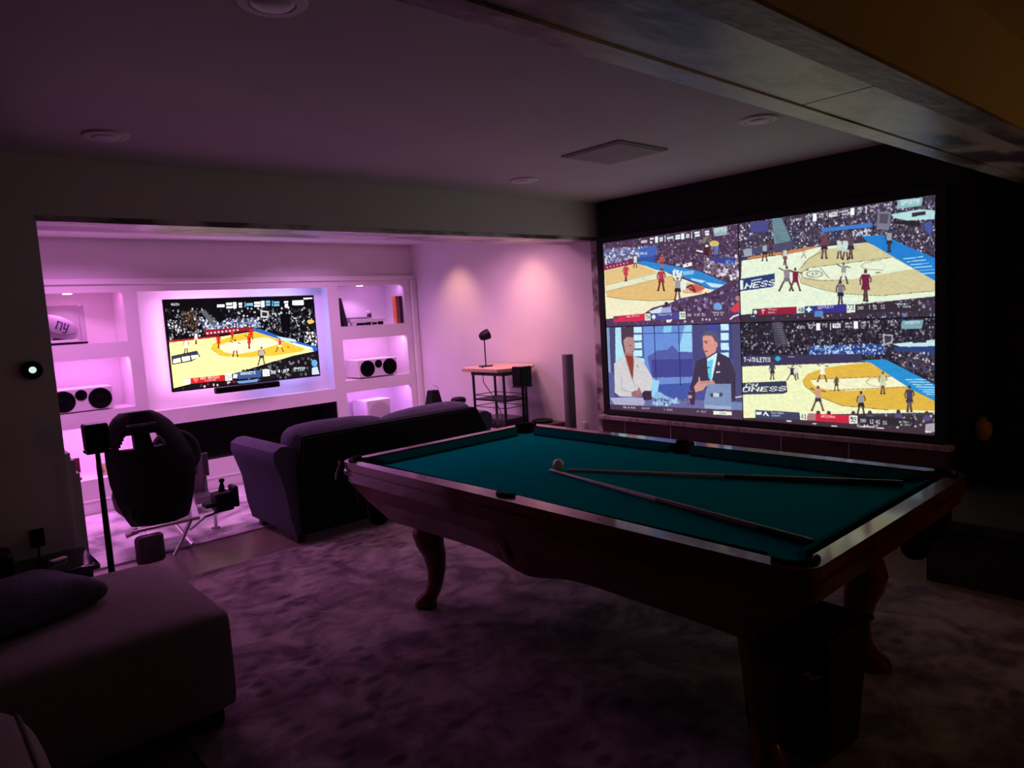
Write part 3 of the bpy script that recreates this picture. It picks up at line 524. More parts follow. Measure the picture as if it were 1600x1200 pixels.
# lower left studio
cv.clip = (0, Wc//2, Hc//2, Hc); cv.org(930, 495, 6.4)
cv.R(60, 0, 1560, 1100, (70, 74, 140)); cv.R(110, 60, 1520, 1060, (74, 78, 146))
cv.P([(480, 90), (970, 76), (975, 820), (480, 830)], (104, 140, 214)); cv.P([(690, 90), (770, 85), (760, 160), (680, 160)], (130, 200, 236)); cv.P([(900, 80), (970, 78), (972, 350), (830, 350)], (150, 206, 240)); cv.P([(520, 400), (620, 340), (720, 330), (770, 285), (830, 350), (975, 355), (975, 600), (560, 610)], (84, 90, 164)); cv.P([(560, 430), (975, 420), (975, 600), (570, 610)], (66, 66, 142)); cv.P([(600, 612), (975, 600), (975, 660), (620, 680)], (110, 136, 206)); cv.P([(600, 680), (975, 660), (975, 830), (600, 830)], (66, 84, 164))
cv.L([(590, 90), (612, 800)], 9, (40, 46, 100)); cv.L([(836, 84), (850, 690)], 9, (40, 46, 100)); cv.L([(480, 168), (970, 158)], 8, (44, 52, 110)); cv.P([(970, 60), (1250, 60), (1250, 700), (985, 700)], (72, 70, 120)); cv.P([(1130, 60), (1230, 60), (1230, 200), (1130, 200)], (64, 72, 150))
cv.P([(110, 110), (150, 105), (160, 820), (120, 820)], (130, 150, 190)); cv.P([(140, 110), (200, 108), (215, 800), (160, 810)], (70, 70, 112)); cv.P([(200, 110), (480, 96), (490, 460), (200, 470)], (176, 222, 238)); cv.P([(380, 98), (480, 94), (490, 420), (390, 400)], (84, 92, 150)); [cv.P([(386, 104+i*78), (466, 100+i*78), (468, 158+i*80), (388, 162+i*78)], (190, 236, 246)) for i in range(4)]
[cv.P([(1256, 64+i*98), (1336, 62+i*98), (1340, 132+i*100), (1260, 136+i*98)], (196, 236, 248)) for i in range(4)]; cv.P([(1345, 60), (1370, 60), (1380, 420), (1350, 420)], (60, 64, 116)); cv.P([(1370, 60), (1480, 55), (1490, 860), (1380, 860)], (76, 72, 116)); cv.P([(540, 620), (640, 640), (610, 820), (540, 800)], (150, 206, 236)); cv.P([(110, 560), (180, 560), (190, 820), (110, 820)], (84, 90, 150))
# the two presenters
cv.P([(258, 110), (385, 100), (385, 260), (300, 420), (262, 260)], (78, 54, 74)); cv.E(320, 165, 62, 66, (78, 54, 74)); cv.P([(280, 240), (310, 205), (385, 205), (396, 300), (378, 380), (340, 400), (300, 370)], (176, 132, 134)); cv.L([(290, 240), (320, 225)], 6, (210, 180, 180)); cv.P([(285, 360), (380, 370), (385, 470), (300, 470)], (160, 110, 112)); cv.E(352, 288, 9, 5, (70, 46, 56)); cv.E(372, 350, 12, 5, (150, 60, 80))
cv.P([(300, 385), (375, 395), (380, 470), (372, 640), (330, 560)], (140, 56, 48)); cv.P([(185, 470), (240, 430), (295, 390), (320, 470), (372, 640), (385, 460), (390, 400), (470, 440), (520, 520), (575, 620), (550, 740), (440, 800), (240, 800), (190, 760)], (206, 202, 206)); cv.L([(372, 640), (300, 440)], 5, (150, 146, 152)); cv.L([(372, 640), (386, 430)], 5, (150, 146, 152)); cv.L([(255, 600), (262, 730), (360, 760)], 6, (160, 156, 162)); cv.L([(372, 640), (400, 700)], 5, (150, 146, 152)); cv.E(420, 495, 7, 14, (150, 140, 120)); cv.E(410, 775, 54, 36, (150, 104, 110)); cv.P([(430, 700), (460, 760), (400, 790)], (160, 110, 112))
cv.P([(1075, 205), (1110, 170), (1180, 170), (1215, 240), (1210, 340), (1160, 400), (1110, 390), (1085, 330)], (216, 150, 136)); cv.P([(1070, 200), (1090, 150), (1160, 134), (1225, 165), (1245, 240), (1225, 270), (1195, 235), (1170, 190), (1110, 185)], (92, 82, 112)); cv.E(1212, 280, 16, 28, (206, 140, 128)); cv.E(1110, 258, 12, 6, (70, 40, 50)); cv.L([(1086, 246), (1130, 240)], 6, (80, 56, 66)); cv.E(1108, 344, 20, 7, (150, 70, 76)); cv.L([(1082, 280), (1076, 312), (1094, 316)], 7, (180, 110, 100))
cv.P([(1110, 400), (1215, 350), (1225, 400), (1160, 640), (1130, 600)], (206, 236, 246)); cv.P([(1130, 430), (1180, 420), (1165, 520), (1160, 640), (1130, 600)], (96, 200, 226)); cv.P([(1120, 400), (1215, 345), (1345, 410), (1400, 560), (1405, 830), (1330, 860), (1150, 700), (1000, 760), (940, 730), (985, 560), (1010, 440)], (62, 50, 74)); cv.P([(1118, 420), (1222, 355), (1210, 440), (1160, 660), (1130, 600)], (206, 236, 246)); cv.P([(1128, 440), (1182, 425), (1165, 540), (1158, 650), (1130, 600)], (96, 200, 226)); cv.E(1135, 508, 10, 8, (40, 70, 100)); cv.E(1236, 468, 10, 18, (226, 210, 196)); cv.P([(1208, 548), (1250, 544), (1250, 554), (1212, 562)], (230, 226, 236)); cv.L([(1400, 560), (1385, 700)], 5, (44, 36, 56))
cv.P([(985, 700), (1030, 640), (1032, 600), (1046, 606), (1050, 645), (1100, 640), (1180, 636), (1200, 670), (1110, 690), (1080, 730), (1000, 755)], (206, 146, 140)); cv.L([(1050, 660), (1120, 655), (1180, 660)], 5, (150, 90, 96))
cv.P([(140, 820), (480, 800), (940, 830), (1380, 850), (1480, 850), (1490, 960), (140, 900)], (104, 104, 158)); cv.P([(140, 815), (360, 805), (500, 820), (480, 890), (190, 885)], (170, 170, 200)); cv.P([(600, 760), (640, 750), (700, 790), (840, 850), (830, 870), (640, 890), (560, 880)], (140, 180, 220)); cv.crowd([(580, 800), (960, 820), (960, 900), (580, 880)], 50, 30, [(120, 150, 200), (170, 200, 226), (80, 84, 140), (90, 80, 120)]); cv.P([(468, 760), (490, 742), (560, 742), (560, 830), (480, 840)], (60, 36, 56)); cv.L([(490, 750), (464, 775), (480, 815)], 8, (60, 36, 56)); cv.P([(925, 752), (1000, 752), (990, 880), (950, 880)], (70, 44, 62)); cv.E(945, 800, 22, 18, (190, 150, 150))
cv.P([(1120, 672), (1355, 668), (1362, 930), (1090, 900), (1082, 860)], (122, 142, 182)); cv.P([(1150, 765), (1270, 758), (1268, 795), (1150, 802)], (70, 70, 90)); cv.P([(1178, 762), (1240, 762), (1236, 800), (1178, 800)], (190, 206, 226)); cv.P([(1090, 880), (1362, 895), (1362, 935), (1090, 915)], (150, 170, 206)); cv.P([(1395, 800), (1470, 785), (1480, 800), (1400, 812)], (210, 200, 214)); cv.P([(1360, 850), (1480, 855), (1490, 960), (1366, 950)], (110, 130, 176))
cv.P([(140, 880), (1490, 935), (1500, 1060), (140, 945)], (74, 52, 74)); cv.X(275, 900, 118, 18, 'MEN ON NCAA', (220, 214, 230), .03); cv.X(460, 908, 80, 16, 'BRACKET', (206, 200, 220), .03); cv.X(712, 922, 56, 18, 'MORE', (190, 190, 214)); cv.R(684, 915, 690, 940, (160, 150, 180)); cv.X(1010, 938, 96, 18, 'UP NEXT', (196, 190, 210), .03); cv.P([(1178, 940), (1362, 948), (1362, 984), (1178, 976)], (236, 240, 220)); cv.X(1240, 954, 60, 14, 'LIVE', (60, 60, 80), .04)
cv.clip = (0, Wc, 0, Hc); cv.a[:, Wc//2-2:Wc//2+1] *= .25; cv.a[Hc//2-2:Hc//2+1, :] *= .3
# slight haze of a projected picture
cv.a = cv.a*.95+.02
rs_ = np.random.RandomState(5); g_ = rs_.rand(Hc//4+2, Wc//8+2); g_ = np.repeat(np.repeat(g_, 4, 0), 8, 1)[:Hc, :Wc]
cv.a *= (.965+.06*g_)[..., None]*(.985+.03*rs_.rand(Hc, Wc))[..., None]
b_ = cv.a.copy(); b_[1:-1, 1:-1] = .5*cv.a[1:-1, 1:-1]+.125*(cv.a[:-2, 1:-1]+cv.a[2:, 1:-1]+cv.a[1:-1, :-2]+cv.a[1:-1, 2:]); cv.a = b_
scr = thing('projection_screen', 'huge projection screen showing three basketball games and a studio show', 'projection screen', (4.74, 2.75, 1.37))
PX = 4.74; ya, yb, za, zb = 4.038, 1.461, 2.093, .650
cv.mesh('picture', (PX, ya, za), (0, yb-ya, 0), (0, 0, zb-za), picmat('projected_picture', 1.15), scr)
mb = MB()
for a in ((yb-.06, ya+.06, za, za+.05), (yb-.06, ya+.06, zb-.045, zb), (yb-.06, yb, zb, za), (ya, ya+.06, zb, za)): mb.box(PX-.018, 4.765, a[0], a[1], a[2], a[3], .004)
mb.box(PX+.003, 4.765, yb, ya, zb, za); mb.obj('frame', mat('black_velvet', (.008, .008, .009), .8), scr)
# television picture
tv = Cv(440, 248, [(200+250/4.706, 430+185/4.706), (200+1358/4.706, 430+157/4.706), (200+1392/4.706, 430+742/4.706), (200+315/4.706, 430+860/4.706)])
tv.org(200, 430, 4.706); tv.R(200, 100, 1450, 900, (14, 12, 16))
tv.crowd([(260, 250), (1380, 240), (1390, 520), (900, 400), (290, 480)], 1500, 17, [(16, 14, 18), (10, 8, 12), (50, 46, 54), (110, 108, 116), (190, 190, 200), (24, 20, 26), (30, 26, 30)])
tv.crowd([(380, 270), (500, 260), (500, 410), (390, 400)], 160, 15, [(120, 92, 76), (90, 66, 54), (30, 22, 22), (60, 44, 40)])
tv.crowd([(280, 330), (380, 340), (380, 440), (285, 450)], 80, 14, [(220, 220, 226), (20, 18, 22), (60, 56, 60)]); tv.crowd([(520, 330), (950, 320), (970, 390), (540, 420)], 330, 14, [(236, 238, 244), (150, 160, 190), (200, 206, 220), (60, 70, 120)], (60, 60, 84)); tv.P([(520, 265), (560, 262), (640, 370), (600, 372)], (90, 92, 100)); tv.P([(560, 230), (650, 240), (720, 320), (660, 360)], (14, 12, 16))
tv.crowd([(1270, 420), (1380, 430), (1385, 530), (1290, 500)], 90, 18, [(236, 232, 240), (120, 116, 124), (30, 26, 32)]); tv.crowd([(1000, 300), (1260, 300), (1260, 460), (1010, 400)], 160, 16, [(70, 66, 78), (140, 140, 150), (14, 12, 16)]); tv.E(1335, 348, 26, 16, (220, 180, 100)); tv.P([(1110, 290), (1190, 290), (1180, 420), (1120, 420)], (12, 10, 14))
tv.P([(540, 405), (900, 385), (920, 410), (560, 450)], (140, 30, 50)); [tv.E(570+i*28, 432-i*3, 8, 6, (240, 220, 226)) for i in range(9)]; tv.P([(280, 485), (640, 450), (640, 462), (282, 500)], (176, 36, 50))
tv.P([(285, 500), (640, 462), (920, 418), (1390, 560), (1390, 570), (1060, 640), (800, 720), (305, 840)], (250, 236, 160)); tv.P([(920, 418), (1290, 548), (1260, 570), (1060, 600), (820, 612), (660, 590), (596, 545), (610, 510), (680, 478), (800, 440)], (240, 186, 56)); tv.P([(640, 530), (720, 500), (1000, 462), (1130, 505), (900, 570), (780, 590), (690, 570)], (252, 244, 190))
tv.L([(596, 545), (650, 590), (740, 606)], 4, (160, 110, 40)); tv.P([(880, 405), (960, 400), (1100, 455), (1390, 540), (1388, 580), (1180, 500), (1060, 465), (940, 425)], (40, 96, 180)); tv.P([(1080, 455), (1220, 480), (1230, 500), (1130, 490)], (190, 220, 240)); tv.P([(1195, 500), (1340, 540), (1350, 560), (1220, 525)], (220, 236, 246))
tv.P([(300, 600), (490, 560), (515, 605), (450, 640), (305, 665)], (52, 54, 76)); tv.P([(312, 625), (366, 612), (372, 645), (312, 656)], (248, 246, 210)); tv.P([(376, 608), (436, 598), (440, 632), (382, 644)], (248, 246, 210)); tv.P([(446, 596), (500, 590), (505, 612), (450, 628)], (248, 246, 210))
for a in ((410, 580, 110, (240, 240, 236), (236, 236, 230), 0, .12), (485, 510, 90, (240, 240, 240), (230, 230, 226), 0, .05), (652, 540, 100, (214, 40, 34), (214, 40, 34), 0, .03), (755, 480, 80, (220, 40, 34), (206, 34, 30), 0, .08), (878, 545, 110, (220, 44, 34), (220, 44, 34), 1, .03), (895, 480, 95, (214, 36, 30), (214, 36, 30), 0, .12), (775, 605, 130, (244, 240, 214), (244, 240, 210), 1, .15), (1105, 570, 100, (214, 60, 50), (236, 226, 200), 1, .3)): tv.man(a[0], a[1], a[2], a[3], a[4], (120, 50, 40), a[5], a[6])
tv.man(968, 665, 135, (170, 170, 176), (70, 50, 46), (110, 80, 70), 0, .2); tv.P([(968, 262), (1028, 270), (1024, 320), (968, 316)], (200, 200, 206)); tv.P([(978, 274), (1018, 280), (1014, 308), (978, 304)], (40, 36, 44)); tv.E(1165, 536, 10, 6, (170, 110, 50))
tv.P([(310, 850), (800, 720), (900, 690), (1200, 600), (1395, 560), (1400, 800), (310, 880)], (24, 20, 28)); tv.crowd([(640, 760), (900, 690), (1240, 600), (1390, 570), (1392, 740), (700, 800)], 300, 22, [(20, 18, 24), (60, 60, 72), (110, 112, 124), (30, 28, 34), (120, 110, 100), (16, 14, 18)]); tv.crowd([(320, 850), (700, 780), (940, 790), (500, 830)], 70, 18, [(220, 196, 190), (30, 24, 28), (110, 40, 50)]); tv.E(1355, 655, 22, 26, (100, 160, 226)); tv.P([(1335, 690), (1375, 680), (1390, 735), (1335, 740)], (196, 206, 230))
tv.P([(395, 770), (690, 740), (692, 782), (395, 810)], (206, 34, 36)); tv.P([(395, 770), (440, 766), (440, 806), (395, 810)], (236, 236, 236)); tv.E(470, 772, 12, 10, (244, 110, 110)); tv.E(486, 770, 12, 10, (244, 110, 110)); tv.P([(458, 776), (498, 774), (480, 800)], (244, 110, 110)); tv.X(512, 756, 140, 18, 'NEW MEXICO', (250, 220, 214), -.08); tv.X(545, 776, 80, 10, 'LOBOS', (240, 180, 176), -.06)
tv.P([(695, 732), (745, 728), (748, 780), (697, 784)], (244, 246, 244)); tv.X(704, 740, 34, 34, '54', (150, 156, 160), -.05); tv.R(755, 735, 785, 765, (236, 240, 244)); tv.P([(790, 720), (960, 706), (962, 756), (792, 772)], (60, 84, 140)); tv.X(810, 722, 112, 20, 'MARQUETTE', (226, 236, 246), -.08); tv.P([(972, 702), (1024, 698), (1026, 748), (974, 752)], (244, 246, 244)); tv.X(982, 708, 34, 34, '52', (170, 174, 176), -.05); tv.X(1034, 710, 36, 24, '2ND', (240, 240, 244)); tv.X(1084, 702, 80, 22, '4:07', (244, 244, 246), -.05); tv.X(1206, 686, 78, 14, 'MARCH', (226, 236, 240), -.05); tv.X(1210, 702, 70, 12, 'LIVE', (200, 214, 226), -.05)
tv.P([(780, 790), (940, 770), (930, 795), (800, 805)], (110, 150, 200)); tv.X(302, 206, 60, 18, 'MARCH', (200, 196, 200))
for x, y, w_, h, c in ((645, 218, 56, 20, 0), (712, 206, 46, 18, 0), (714, 230, 46, 16, 0), (764, 200, 26, 48, 0), (806, 204, 26, 20, 0), (806, 228, 26, 14, 0), (850, 200, 6, 40, 1), (862, 208, 50, 22, 1), (922, 198, 46, 18, 0), (922, 222, 46, 16, 0), (972, 192, 26, 48, 0), (1008, 192, 32, 18, 1), (1008, 214, 32, 14, 1), (1054, 192, 6, 40, 1), (1066, 196, 42, 16, 1), (1068, 216, 40, 16, 1), (1142, 194, 32, 16, 0), (1148, 214, 24, 30, 0), (1204, 190, 84, 36, 0), (1286, 172, 66, 10, 0)): tv.P([(x, y), (x+w_, y-w_*.03), (x+w_, y+h-w_*.03), (x, y+h)], ((236, 240, 244), (120, 180, 214))[c])
tvt = thing('television', 'wall television showing a basketball game in a glowing recess', 'television', (2.73, 6.98, 1.42))
tv.mesh('picture', (2.0, 6.963, 1.842), (1.468, 0, 0), (0, 0, -.835), picmat('television_picture', 1.35), tvt)
mb = MB(); mb.box(1.988, 3.48, 6.966, 7.0, .995, 1.853, .004); mb.obj('panel', blackp, tvt)
mb = MB(); mb.box(2.4, 3.07, 7.0, 7.03, 1.15, 1.7, .01); mb.obj('rear_housing', blackp, tvt)
mb = MB(); mb.box(2.65, 2.8, 7.03, 7.13, 1.3, 1.5); mb.obj('wall_bracket', blackm, tvt)
sb = thing('soundbar', 'slim black soundbar hung under the television', 'soundbar', (2.69, 6.96, .96))
mb = MB(); mb.box(2.37, 3.01, 6.93, 7.0, .934, .992, .01); mb.obj('body', blackp, sb)
mb = MB(); mb.box(2.385, 2.995, 6.926, 6.932, .94, .985, .002); mb.obj('grille', cone, sb)

# ---------------------------------------------------------------- things in the wall niches
def driver(parent, x, y, z, r, name='woofer', m=None):
    q = MB(); rot = Matrix.Rotation(PI/2, 4, 'X')
    q.lathe([(r, 0), (r*1.0, .006), (r*.92, .010), (r*.84, .004), (r*.4, .001), (r*.3, .008), (0, .010)], (x, y, z), 30, rot); return q.obj(name, m or cone, parent, smooth=True)
def centre_speaker(x0, x1, label, cx):
    e = thing('centre_speaker', label, 'speaker', ((x0+x1)/2, 7.18, .905), 'white two-woofer speakers in the middle niches')
    q = MB(); q.box(x0, x1, 7.02, 7.34, .915, 1.115, .008); q.obj('cabinet', spkw, e)
    driver(e, cx[0], 7.021, 1.012, .092); driver(e, cx[2], 7.021, 1.012, .092); driver(e, cx[1], 7.021, 1.055, .046, 'tweeter')
    
    for x in (x0+.04, x1-.07): q = MB(); q.box(x, x+.03, 7.05, 7.08, .905, .915); q.obj('foot', blackp, e)
centre_speaker(1.04, 1.508, 'white speaker with two black woofers in the left middle niche', (1.125, 1.262, 1.405))
centre_speaker(3.975, 4.478, 'white speaker with two black woofers in the right middle niche', (4.085, 4.23, 4.378))
e = thing('subwoofer', 'white cube subwoofer with a round grey grille in the lower right niche', 'subwoofer', (4.2, 7.2, .31))
mb = MB(); mb.box(4.04, 4.355, 7.02, 7.36, .33, .648, .012, 3); mb.obj('cabinet', spkw, e)
mb = MB(); mb.lathe([(.135, 0), (.135, .008), (.12, .012), (0, .016)], (4.197, 7.021, .49), 36, Matrix.Rotation(PI/2, 4, 'X')); mb.obj('grille', greyg, e, smooth=True)
for x in (4.06, 4.3):
    for y in (7.05, 7.3): q = MB(); q.box(x, x+.03, y, y+.03, .31, .33); q.obj('foot', blackp, e)
# turntable
e = thing('turntable', 'white turntable with a tonearm in the upper right niche', 'turntable', (4.12, 7.2, 1.5))
mb = MB(); mb.box(3.93, 4.38, 7.04, 7.36, 1.535, 1.575, .006); mb.obj('plinth', spkw, e)
mb = MB(); mb.lathe([(.145, 0), (.148, .006), (.148, .018), (.14, .022)], (4.10, 7.19, 1.575), 40); mb.obj('platter', mat('grey_platter', (.32, .24, .34), .3), e, smooth=True)
mb = MB(); mb.tube([(4.33, 7.31, 1.63), (4.30, 7.2, 1.635), (4.22, 7.1, 1.615)], .005).disc((4.33, 7.31, 1.58), .025, .045, 'z').box(4.205, 4.23, 7.085, 7.11, 1.60, 1.615); mb.obj('tonearm', blackm, e, smooth=True)
mb = MB(); mb.lathe([(.02, 0), (.02, .03), (.0, .032)], (4.35, 7.34, 1.635), 16, Matrix.Rotation(-.5, 4, 'Y')); mb.obj('counterweight', spkw, e, smooth=True)
for x, y in ((3.98, 7.07), (4.33, 7.07), (3.98, 7.32), (4.33, 7.32)):
    mb = MB(); mb.lathe([(.03, 0), (.034, .01), (.034, .028), (.024, .036)], (x, y, 1.4995), 20); mb.obj('foot', spkw if x < 4 else blackp, e, smooth=True)
mb = MB(); mb.tube([(3.93, 7.36, 1.56), (3.92, 7.34, 1.60), (3.95, 7.3, 1.615), (4.0, 7.27, 1.60)], .004); mb.obj('cable', spkw, e)
e = thing('phono_amplifier', 'small black box tucked under the turntable', 'amplifier', (4.1, 7.2, 1.499))
mb = MB(); mb.box(4.03, 4.28, 7.06, 7.24, 1.503, 1.53, .004); mb.obj('case', blackp, e)
mb = MB(); mb.lathe([(.01, 0), (.009, .01)], (4.2, 7.06, 1.517), 14, Matrix.Rotation(PI/2, 4, 'X')); mb.obj('knob', chrome, e)
for k, (x, m_, lb, tl, wd) in enumerate([(3.80, (.012, .010, .014), 'black record sleeve leaning against the left side of the turntable niche', .16, .022), (3.832, (.03, .02, .035), 'dark record sleeve leaning beside the black one left of the turntable', .19, .018),
        (4.528, (.85, .25, .07), 'bright orange record sleeve standing right of the turntable', .0, .022), (4.551, (.05, .008, .02), 'dark maroon record sleeve between the orange and tan sleeves', .0, .014), (4.566, (.55, .26, .22), 'tan record sleeve standing in the row right of the turntable', .0, .011), (4.578, (.06, .01, .03), 'wine-dark record sleeve right of the tan one', .0, .016), (4.595, (.03, .008, .02), 'outermost near-black record sleeve at the right end of the row', 0, .03)]):
    q = MB(); q.box(0, wd, 0, .31 if tl else .06, 0, .315, .002); o = q.obj('record_sleeve', mat('sleeve_%d' % k, m_, .5, noise=.2)); tag(o, lb, 'record', 'records beside the turntable')
    o.location = (x+(.05 if tl else 0), 7.04, 1.501); o.rotation_euler = (0, -tl, 0)
# football in its case
e = thing('display_case', 'clear acrylic case with black base around the football', 'display case', (1.22, 7.17, 1.496))
mb = MB(); mb.box(1.06, 1.37, 7.05, 7.28, 1.497, 1.515, .003); mb.obj('base', blackp, e)
mb = MB(); mb.box(1.085, 1.30, 7.045, 7.05, 1.517, 1.54).box(1.07, 1.36, 7.06, 7.27, 1.515, 1.522); mb.obj('plaque', spkw, e)
for a in ((1.065, 1.365, 7.055, 7.058, 1.523, 1.83), (1.065, 1.365, 7.272, 7.275, 1.523, 1.83), (1.065, 1.068, 7.058, 7.272, 1.523, 1.83), (1.362, 1.365, 7.058, 7.272, 1.523, 1.83), (1.065, 1.365, 7.055, 7.275, 1.83, 1.833)):
    q = MB(); q.box(*a); q.obj('pane', glassm, e)
mb = MB(); [mb.tube([(x, y, 1.523), (x, y, 1.833)], .0022, 6) for x in (1.066, 1.364) for y in (7.056, 7.274)]; mb.tube([(1.066, 7.056, 1.833), (1.364, 7.056, 1.833), (1.364, 7.274, 1.833)], .0022, 6); mb.obj('edge', greyg, e)
e = thing('football', 'white football with a dark ny emblem in the display case', 'football', (1.18, 7.165, 1.65))
prof = [(0.10*math.cos(t)**.8 if abs(t) < 1.56 else 0, 0.165*math.sin(t)) for t in [(-PI/2+PI*k/22) for k in range(23)]]
bm_ = Matrix.Rotation(math.radians(-66), 4, 'Y'); bm_ = Matrix.Rotation(math.radians(24), 4, 'Y') @ Matrix.Rotation(PI/2, 4, 'Y')
mb = MB(); mb.lathe(prof, (1.165, 7.165, 1.648), 32, bm_); mb.obj('ball', mat('white_leather', (.62, .58, .62), .5, bump=.2, bs=300), e, smooth='all')
mb = MB()   # emblem: lower case n and y, built as raised strokes on the ball
def bpt(u, v):   # u along the ball, v up, on the front surface
    t = max(-.99, min(.99, u/.165)); r = .10*(1-t*t)**.4; v = max(-r*.98, min(r*.98, v)); y = -math.sqrt(max(0, r*r-v*v)) - .0015
    d = math.radians(24); x = u*math.cos(d)+v*math.sin(d); z = -u*math.sin(d)+v*math.cos(d); return (1.165+x, 7.165+y, 1.648+z)
for st in ([(-.016, -.014), (-.016, .050)], [(-.024, .047), (.012, .047), (.018, .04), (.018, -.012)], [(-.022, -.014), (-.008, -.014)], [(.012, -.014), (.024, -.014)], [(.038, .050), (.038, .004), (.062, .004)], [(.064, .050), (.064, -.026), (.040, -.030)], [(.032, .048), (.044, .048)], [(.058, .048), (.070, .048)]):
    pts = []
    for a, b in zip(st, st[1:]): pts += [bpt(a[0]+(b[0]-a[0])*k/4, a[1]+(b[1]-a[1])*k/4) for k in range(5)]
    mb.tube(pts, .0052, 6)
mb.obj('emblem', mat('emblem_ink', (.04, .02, .10), .5), e)
mb = MB(); mb.tube([bpt(-.14+.28*k/16, -.055*(1-((k-8)/8)**2)) for k in range(17)], .0022, 5); mb.obj('seam', mat('seam_grey', (.2, .15, .22), .6), e)
mb = MB(); mb.box(1.13, 1.21, 7.12, 7.21, 1.522, 1.552, .003); mb.obj('cradle', blackp, e)
# puck lights
for x, y, z, l in ((1.27, 7.13, 1.95, 'bright round puck light in the top of the left niche'), (4.125, 7.12, 1.965, 'bright round puck light in the top of the right niche')):
    e = thing('puck_light', l, 'light', (x, y, z), 'puck lights in the upper niches')
    q = MB(); q.disc((x, y, z-.018), .042, .018, 'z'); q.obj('housing', spkw, e); q = MB(); q.disc((x, y, z-.021), .036, .003, 'z'); q.obj('lens', puckm, e)
# frames in the lower left niche
e = thing('photo_stand', 'small square dark-red photo block on a stand in the lower left niche', 'picture frame', (1.16, 7.12, .31))
mb = MB(); mb.box(1.118, 1.205, 7.10, 7.115, .375, .505, .002); mb.obj('photo', mat('dark_red_print', (.10, .01, .025), .4, ns=30, col2=(.05, .005, .02)), e)
mb = MB(); mb.box(1.10, 1.205, 7.08, 7.14, .312, .330, .002); mb.obj('base', mat('maroon_base', (.12, .02, .06), .4), e)
for x in (1.13, 1.19): q = MB(); q.tube([(x, 7.107, .33), (x, 7.107, .375)], .003); q.obj('post', chrome, e)
e = thing('picture_frame', 'pale rounded picture frame with a yellowish photo beside the racing seat', 'picture frame', (1.42, 7.12, .31))
mb = MB(); mb.box(1.325, 1.53, 7.10, 7.115, .313, .425, .007, 3); mb.obj('frame', mat('pinkish_frame', (.55, .32, .42), .5), e)
mb = MB(); mb.box(1.34, 1.515, 7.097, 7.10, .328, .41); mb.obj('photo', mat('yellow_photo', (.75, .62, .25), .5, ns=14, col2=(.12, .09, .06)), e)

# ---------------------------------------------------------------- sofa seen from behind
e = thing('sofa', 'slate-blue two-seat sofa seen from behind, facing the television', 'sofa', (2.98, 5.0, 0))
X0, X1 = 2.09, 3.80
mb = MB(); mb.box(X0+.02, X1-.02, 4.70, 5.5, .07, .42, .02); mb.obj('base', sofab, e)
mb = MB()   # back with a slightly raked rear face
mb.poly([(X0, 4.66, .06), (X1+.02, 4.66, .06), (X1+.02, 4.62, .55), (X1-.06, 4.66, .765), (X0+.06, 4.66, .765), (X0, 4.62, .55),
         (X0, 4.86, .06), (X1+.02, 4.86, .06), (X1+.02, 4.86, .55), (X1-.06, 4.82, .765), (X0+.06, 4.82, .765), (X0, 4.86, .55)],
        [(0, 1, 2, 5), (5, 2, 3, 4), (6, 11, 8, 7), (11, 10, 9, 8), (4, 3, 9, 10), (0, 5, 11, 6), (5, 4, 10, 11), (1, 7, 8, 2), (2, 8, 9, 3), (0, 6, 7, 1)])
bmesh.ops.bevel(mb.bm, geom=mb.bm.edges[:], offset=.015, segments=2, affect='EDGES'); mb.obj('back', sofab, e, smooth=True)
def arm(xa, sgn):
    q = MB(); n = 14; secs = []
    for y, sc_ in ((4.68, .94), (4.74, 1), (5.0, 1), (5.3, 1), (5.42, 1), (5.47, .95)):
        sec = [(0, .07), (-.03, .2), (-.055, .42), (-.10, .56), (-.125, .63), (-.115, .685), (-.06, .715), (.0, .715), (.06, .69), (.10, .63), (.11, .5), (.11, .07)]
        secs.append([q.bm.verts.new((xa+sgn*(-.04)+sgn*x*sc_, y, z*(.985+.015*sc_))) for x, z in sec])
    for a, b in zip(secs, secs[1:]):
        for k in range(len(a)): q.bm.faces.new((a[k], a[(k+1) % len(a)], b[(k+1) % len(a)], b[k]))
    q.bm.faces.new(secs[0]); q.bm.faces.new(secs[-1][::-1]); return q.obj('arm', sofam, e, smooth=True)
arm(2.09, 1); arm(3.76, -1)
for k, (a, b, h) in enumerate(((2.12, 2.98, .30), (2.94, 3.84, .29))):
    q = MB(); q.soft(((a+b)/2, 4.93, .50+h/2-.01), (b-a, .24, h+.0), .1, 8, (0, .02, .035), Matrix.Rotation(.03*(1-2*k), 4, 'Y')); q.obj('back_cushion', sofam, e, smooth='all')
    q = MB(); q.soft(((a+b)/2, 5.2, .46), (b-a-.08, .55, .13), .05, 6, (0, 0, .02)); q.obj('seat_cushion', sofam, e, smooth='all')
for x in (2.07, 3.72):
    for y in (4.72, 5.33): q = MB(); q.box(x, x+.07, y, y+.07, 0, .075, .008); q.obj('foot', darkwood, e)
